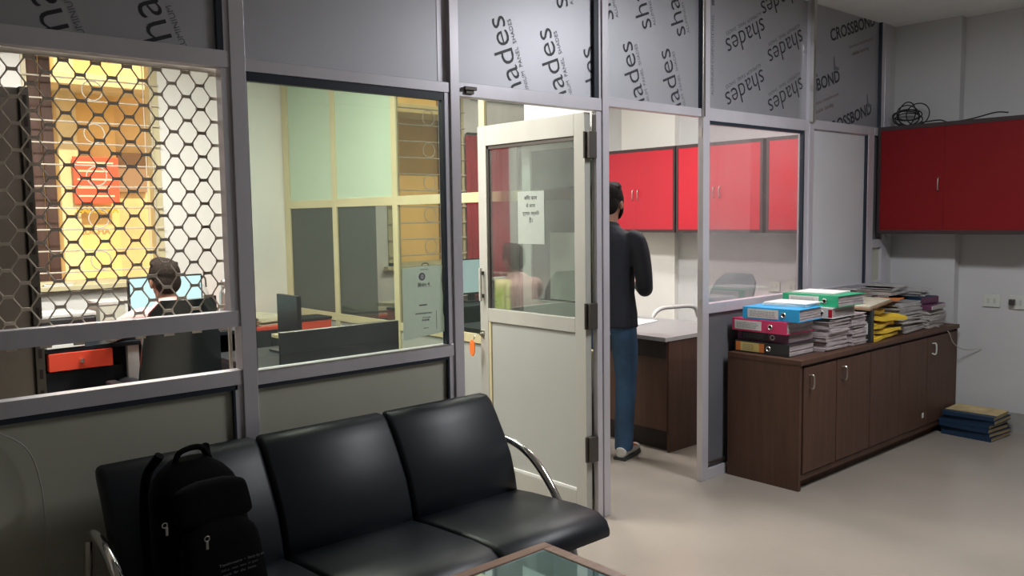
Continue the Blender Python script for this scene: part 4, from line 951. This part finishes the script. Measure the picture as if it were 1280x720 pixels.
# ------------------------------------------------------------ outside
e = thing('exterior_building', 'yellow painted building across the lane seen through the barred window', 'building', (0, 8.5, 0))
obj('brick_wall', B(-5, .12, -.1, .3, -1.5, 4.5), 'brickred', e)
obj('facade', B(.12, 2.56, 0, .3, -1.5, 4.5), 'yfac', e); obj('facade', B(2.56, 6, .05, .35, -1.5, 4.5), 'yfac2', e)
obj('column', B(2.04, 2.20, -.12, 0, -1.5, 4.5, .01), 'cfac', e)
obj('louver', B(2.57, 2.83, .0, .045, 1.83, 2.20, .003), 'louv', e)
obj('canopy', B(-5, 6, -.55, 0, 2.72, 2.82, .005), 'cfac', e)
s = thing('shop_sign', 'red sign with white lines and a yellow name strip on the yellow building', 'sign', (2.14, 8.34, 1.72)); obj('board', B(.0, .385, .0, .02, 0, .42, .002), 'signred', s)
bm = new()
for i in range(5): box(bm, .03, .34-.04*(i % 2), -.002, 0, .06+i*.075, .075+i*.075)
obj('sign_lines', bm, 'signw', s); bm = new(); t, _, _ = text_bm('BALUCHA', width=.36, bold=.04); merge(bm, t, on_y(.01, -.002, -.085)); obj('lettering', bm, 'signy', s)
g = struct('ground', B(-2, 8, 6.7, 12, -1.6, -1.5), 'skirt', 'grey lane outside the window', 'ground')

# ------------------------------------------------------------ lights
def area(name, loc, sx, sy, power, col=(1, .97, .92), rot=(0, 0, 0)):
    l = bpy.data.lights.new(name, 'AREA'); l.shape = 'RECTANGLE'; l.size = sx; l.size_y = sy; l.energy = power; l.color = col
    o = bpy.data.objects.new(name, l); C.objects.link(o); o.location = loc; o.rotation_euler = rot; return o
def fixture(label, x, y, sx, sy, power, col=(1, .97, .92)):
    f = thing('ceiling_light', label, 'light', (x, y, CH), 0, 'ceiling tube lights')
    bm = new(); box(bm, -sx/2-.02, sx/2+.02, -sy/2-.02, sy/2+.02, -.05, -.0, .004); obj('housing', bm, 'whitep', f)
    obj('diffuser', B(-sx/2, sx/2, -sy/2, sy/2, -.054, -.0505), 'lamp', f)
    area('ceiling_light_lamp', (x, y, CH-.06), sx, sy, power, col)
fixture('ceiling light above the seated man', 1.2, 4.9, 1.2, .25, 75, (1, .98, .92))
fixture('ceiling light above the middle of the left office', 2.2, 3.9, .25, 1.2, 55, (1, .98, .90))
fixture('ceiling light in the cabin above the standing man', 4.1, 4.7, .25, 1.2, 60, (1, .97, .95))
fixture('ceiling light in the cabin above the desk', 5.0, 3.8, .25, 1.2, 45, (1, .97, .95))
fixture('ceiling light over the open floor', 3.9, 1.3, .3, 1.0, 55, (.93, .95, 1.0))
sun = bpy.data.lights.new('sun', 'SUN'); sun.energy = 6; sun.color = (1, .86, .55); sun.angle = R(.6)
so = bpy.data.objects.new('sun', sun); C.objects.link(so); so.rotation_euler = (R(40), 0, R(12))
wd = bpy.data.worlds.new('world'); bpy.context.scene.world = wd; wd.use_nodes = True
wd.node_tree.nodes['Background'].inputs[0].default_value = (1.0, .86, .62, 1); wd.node_tree.nodes['Background'].inputs[1].default_value = 2.0
vs = bpy.context.scene.view_settings; vs.view_transform = 'Standard'; vs.look = 'None'; vs.gamma = 1; vs.use_curve_mapping = False; vs.exposure = 0.0
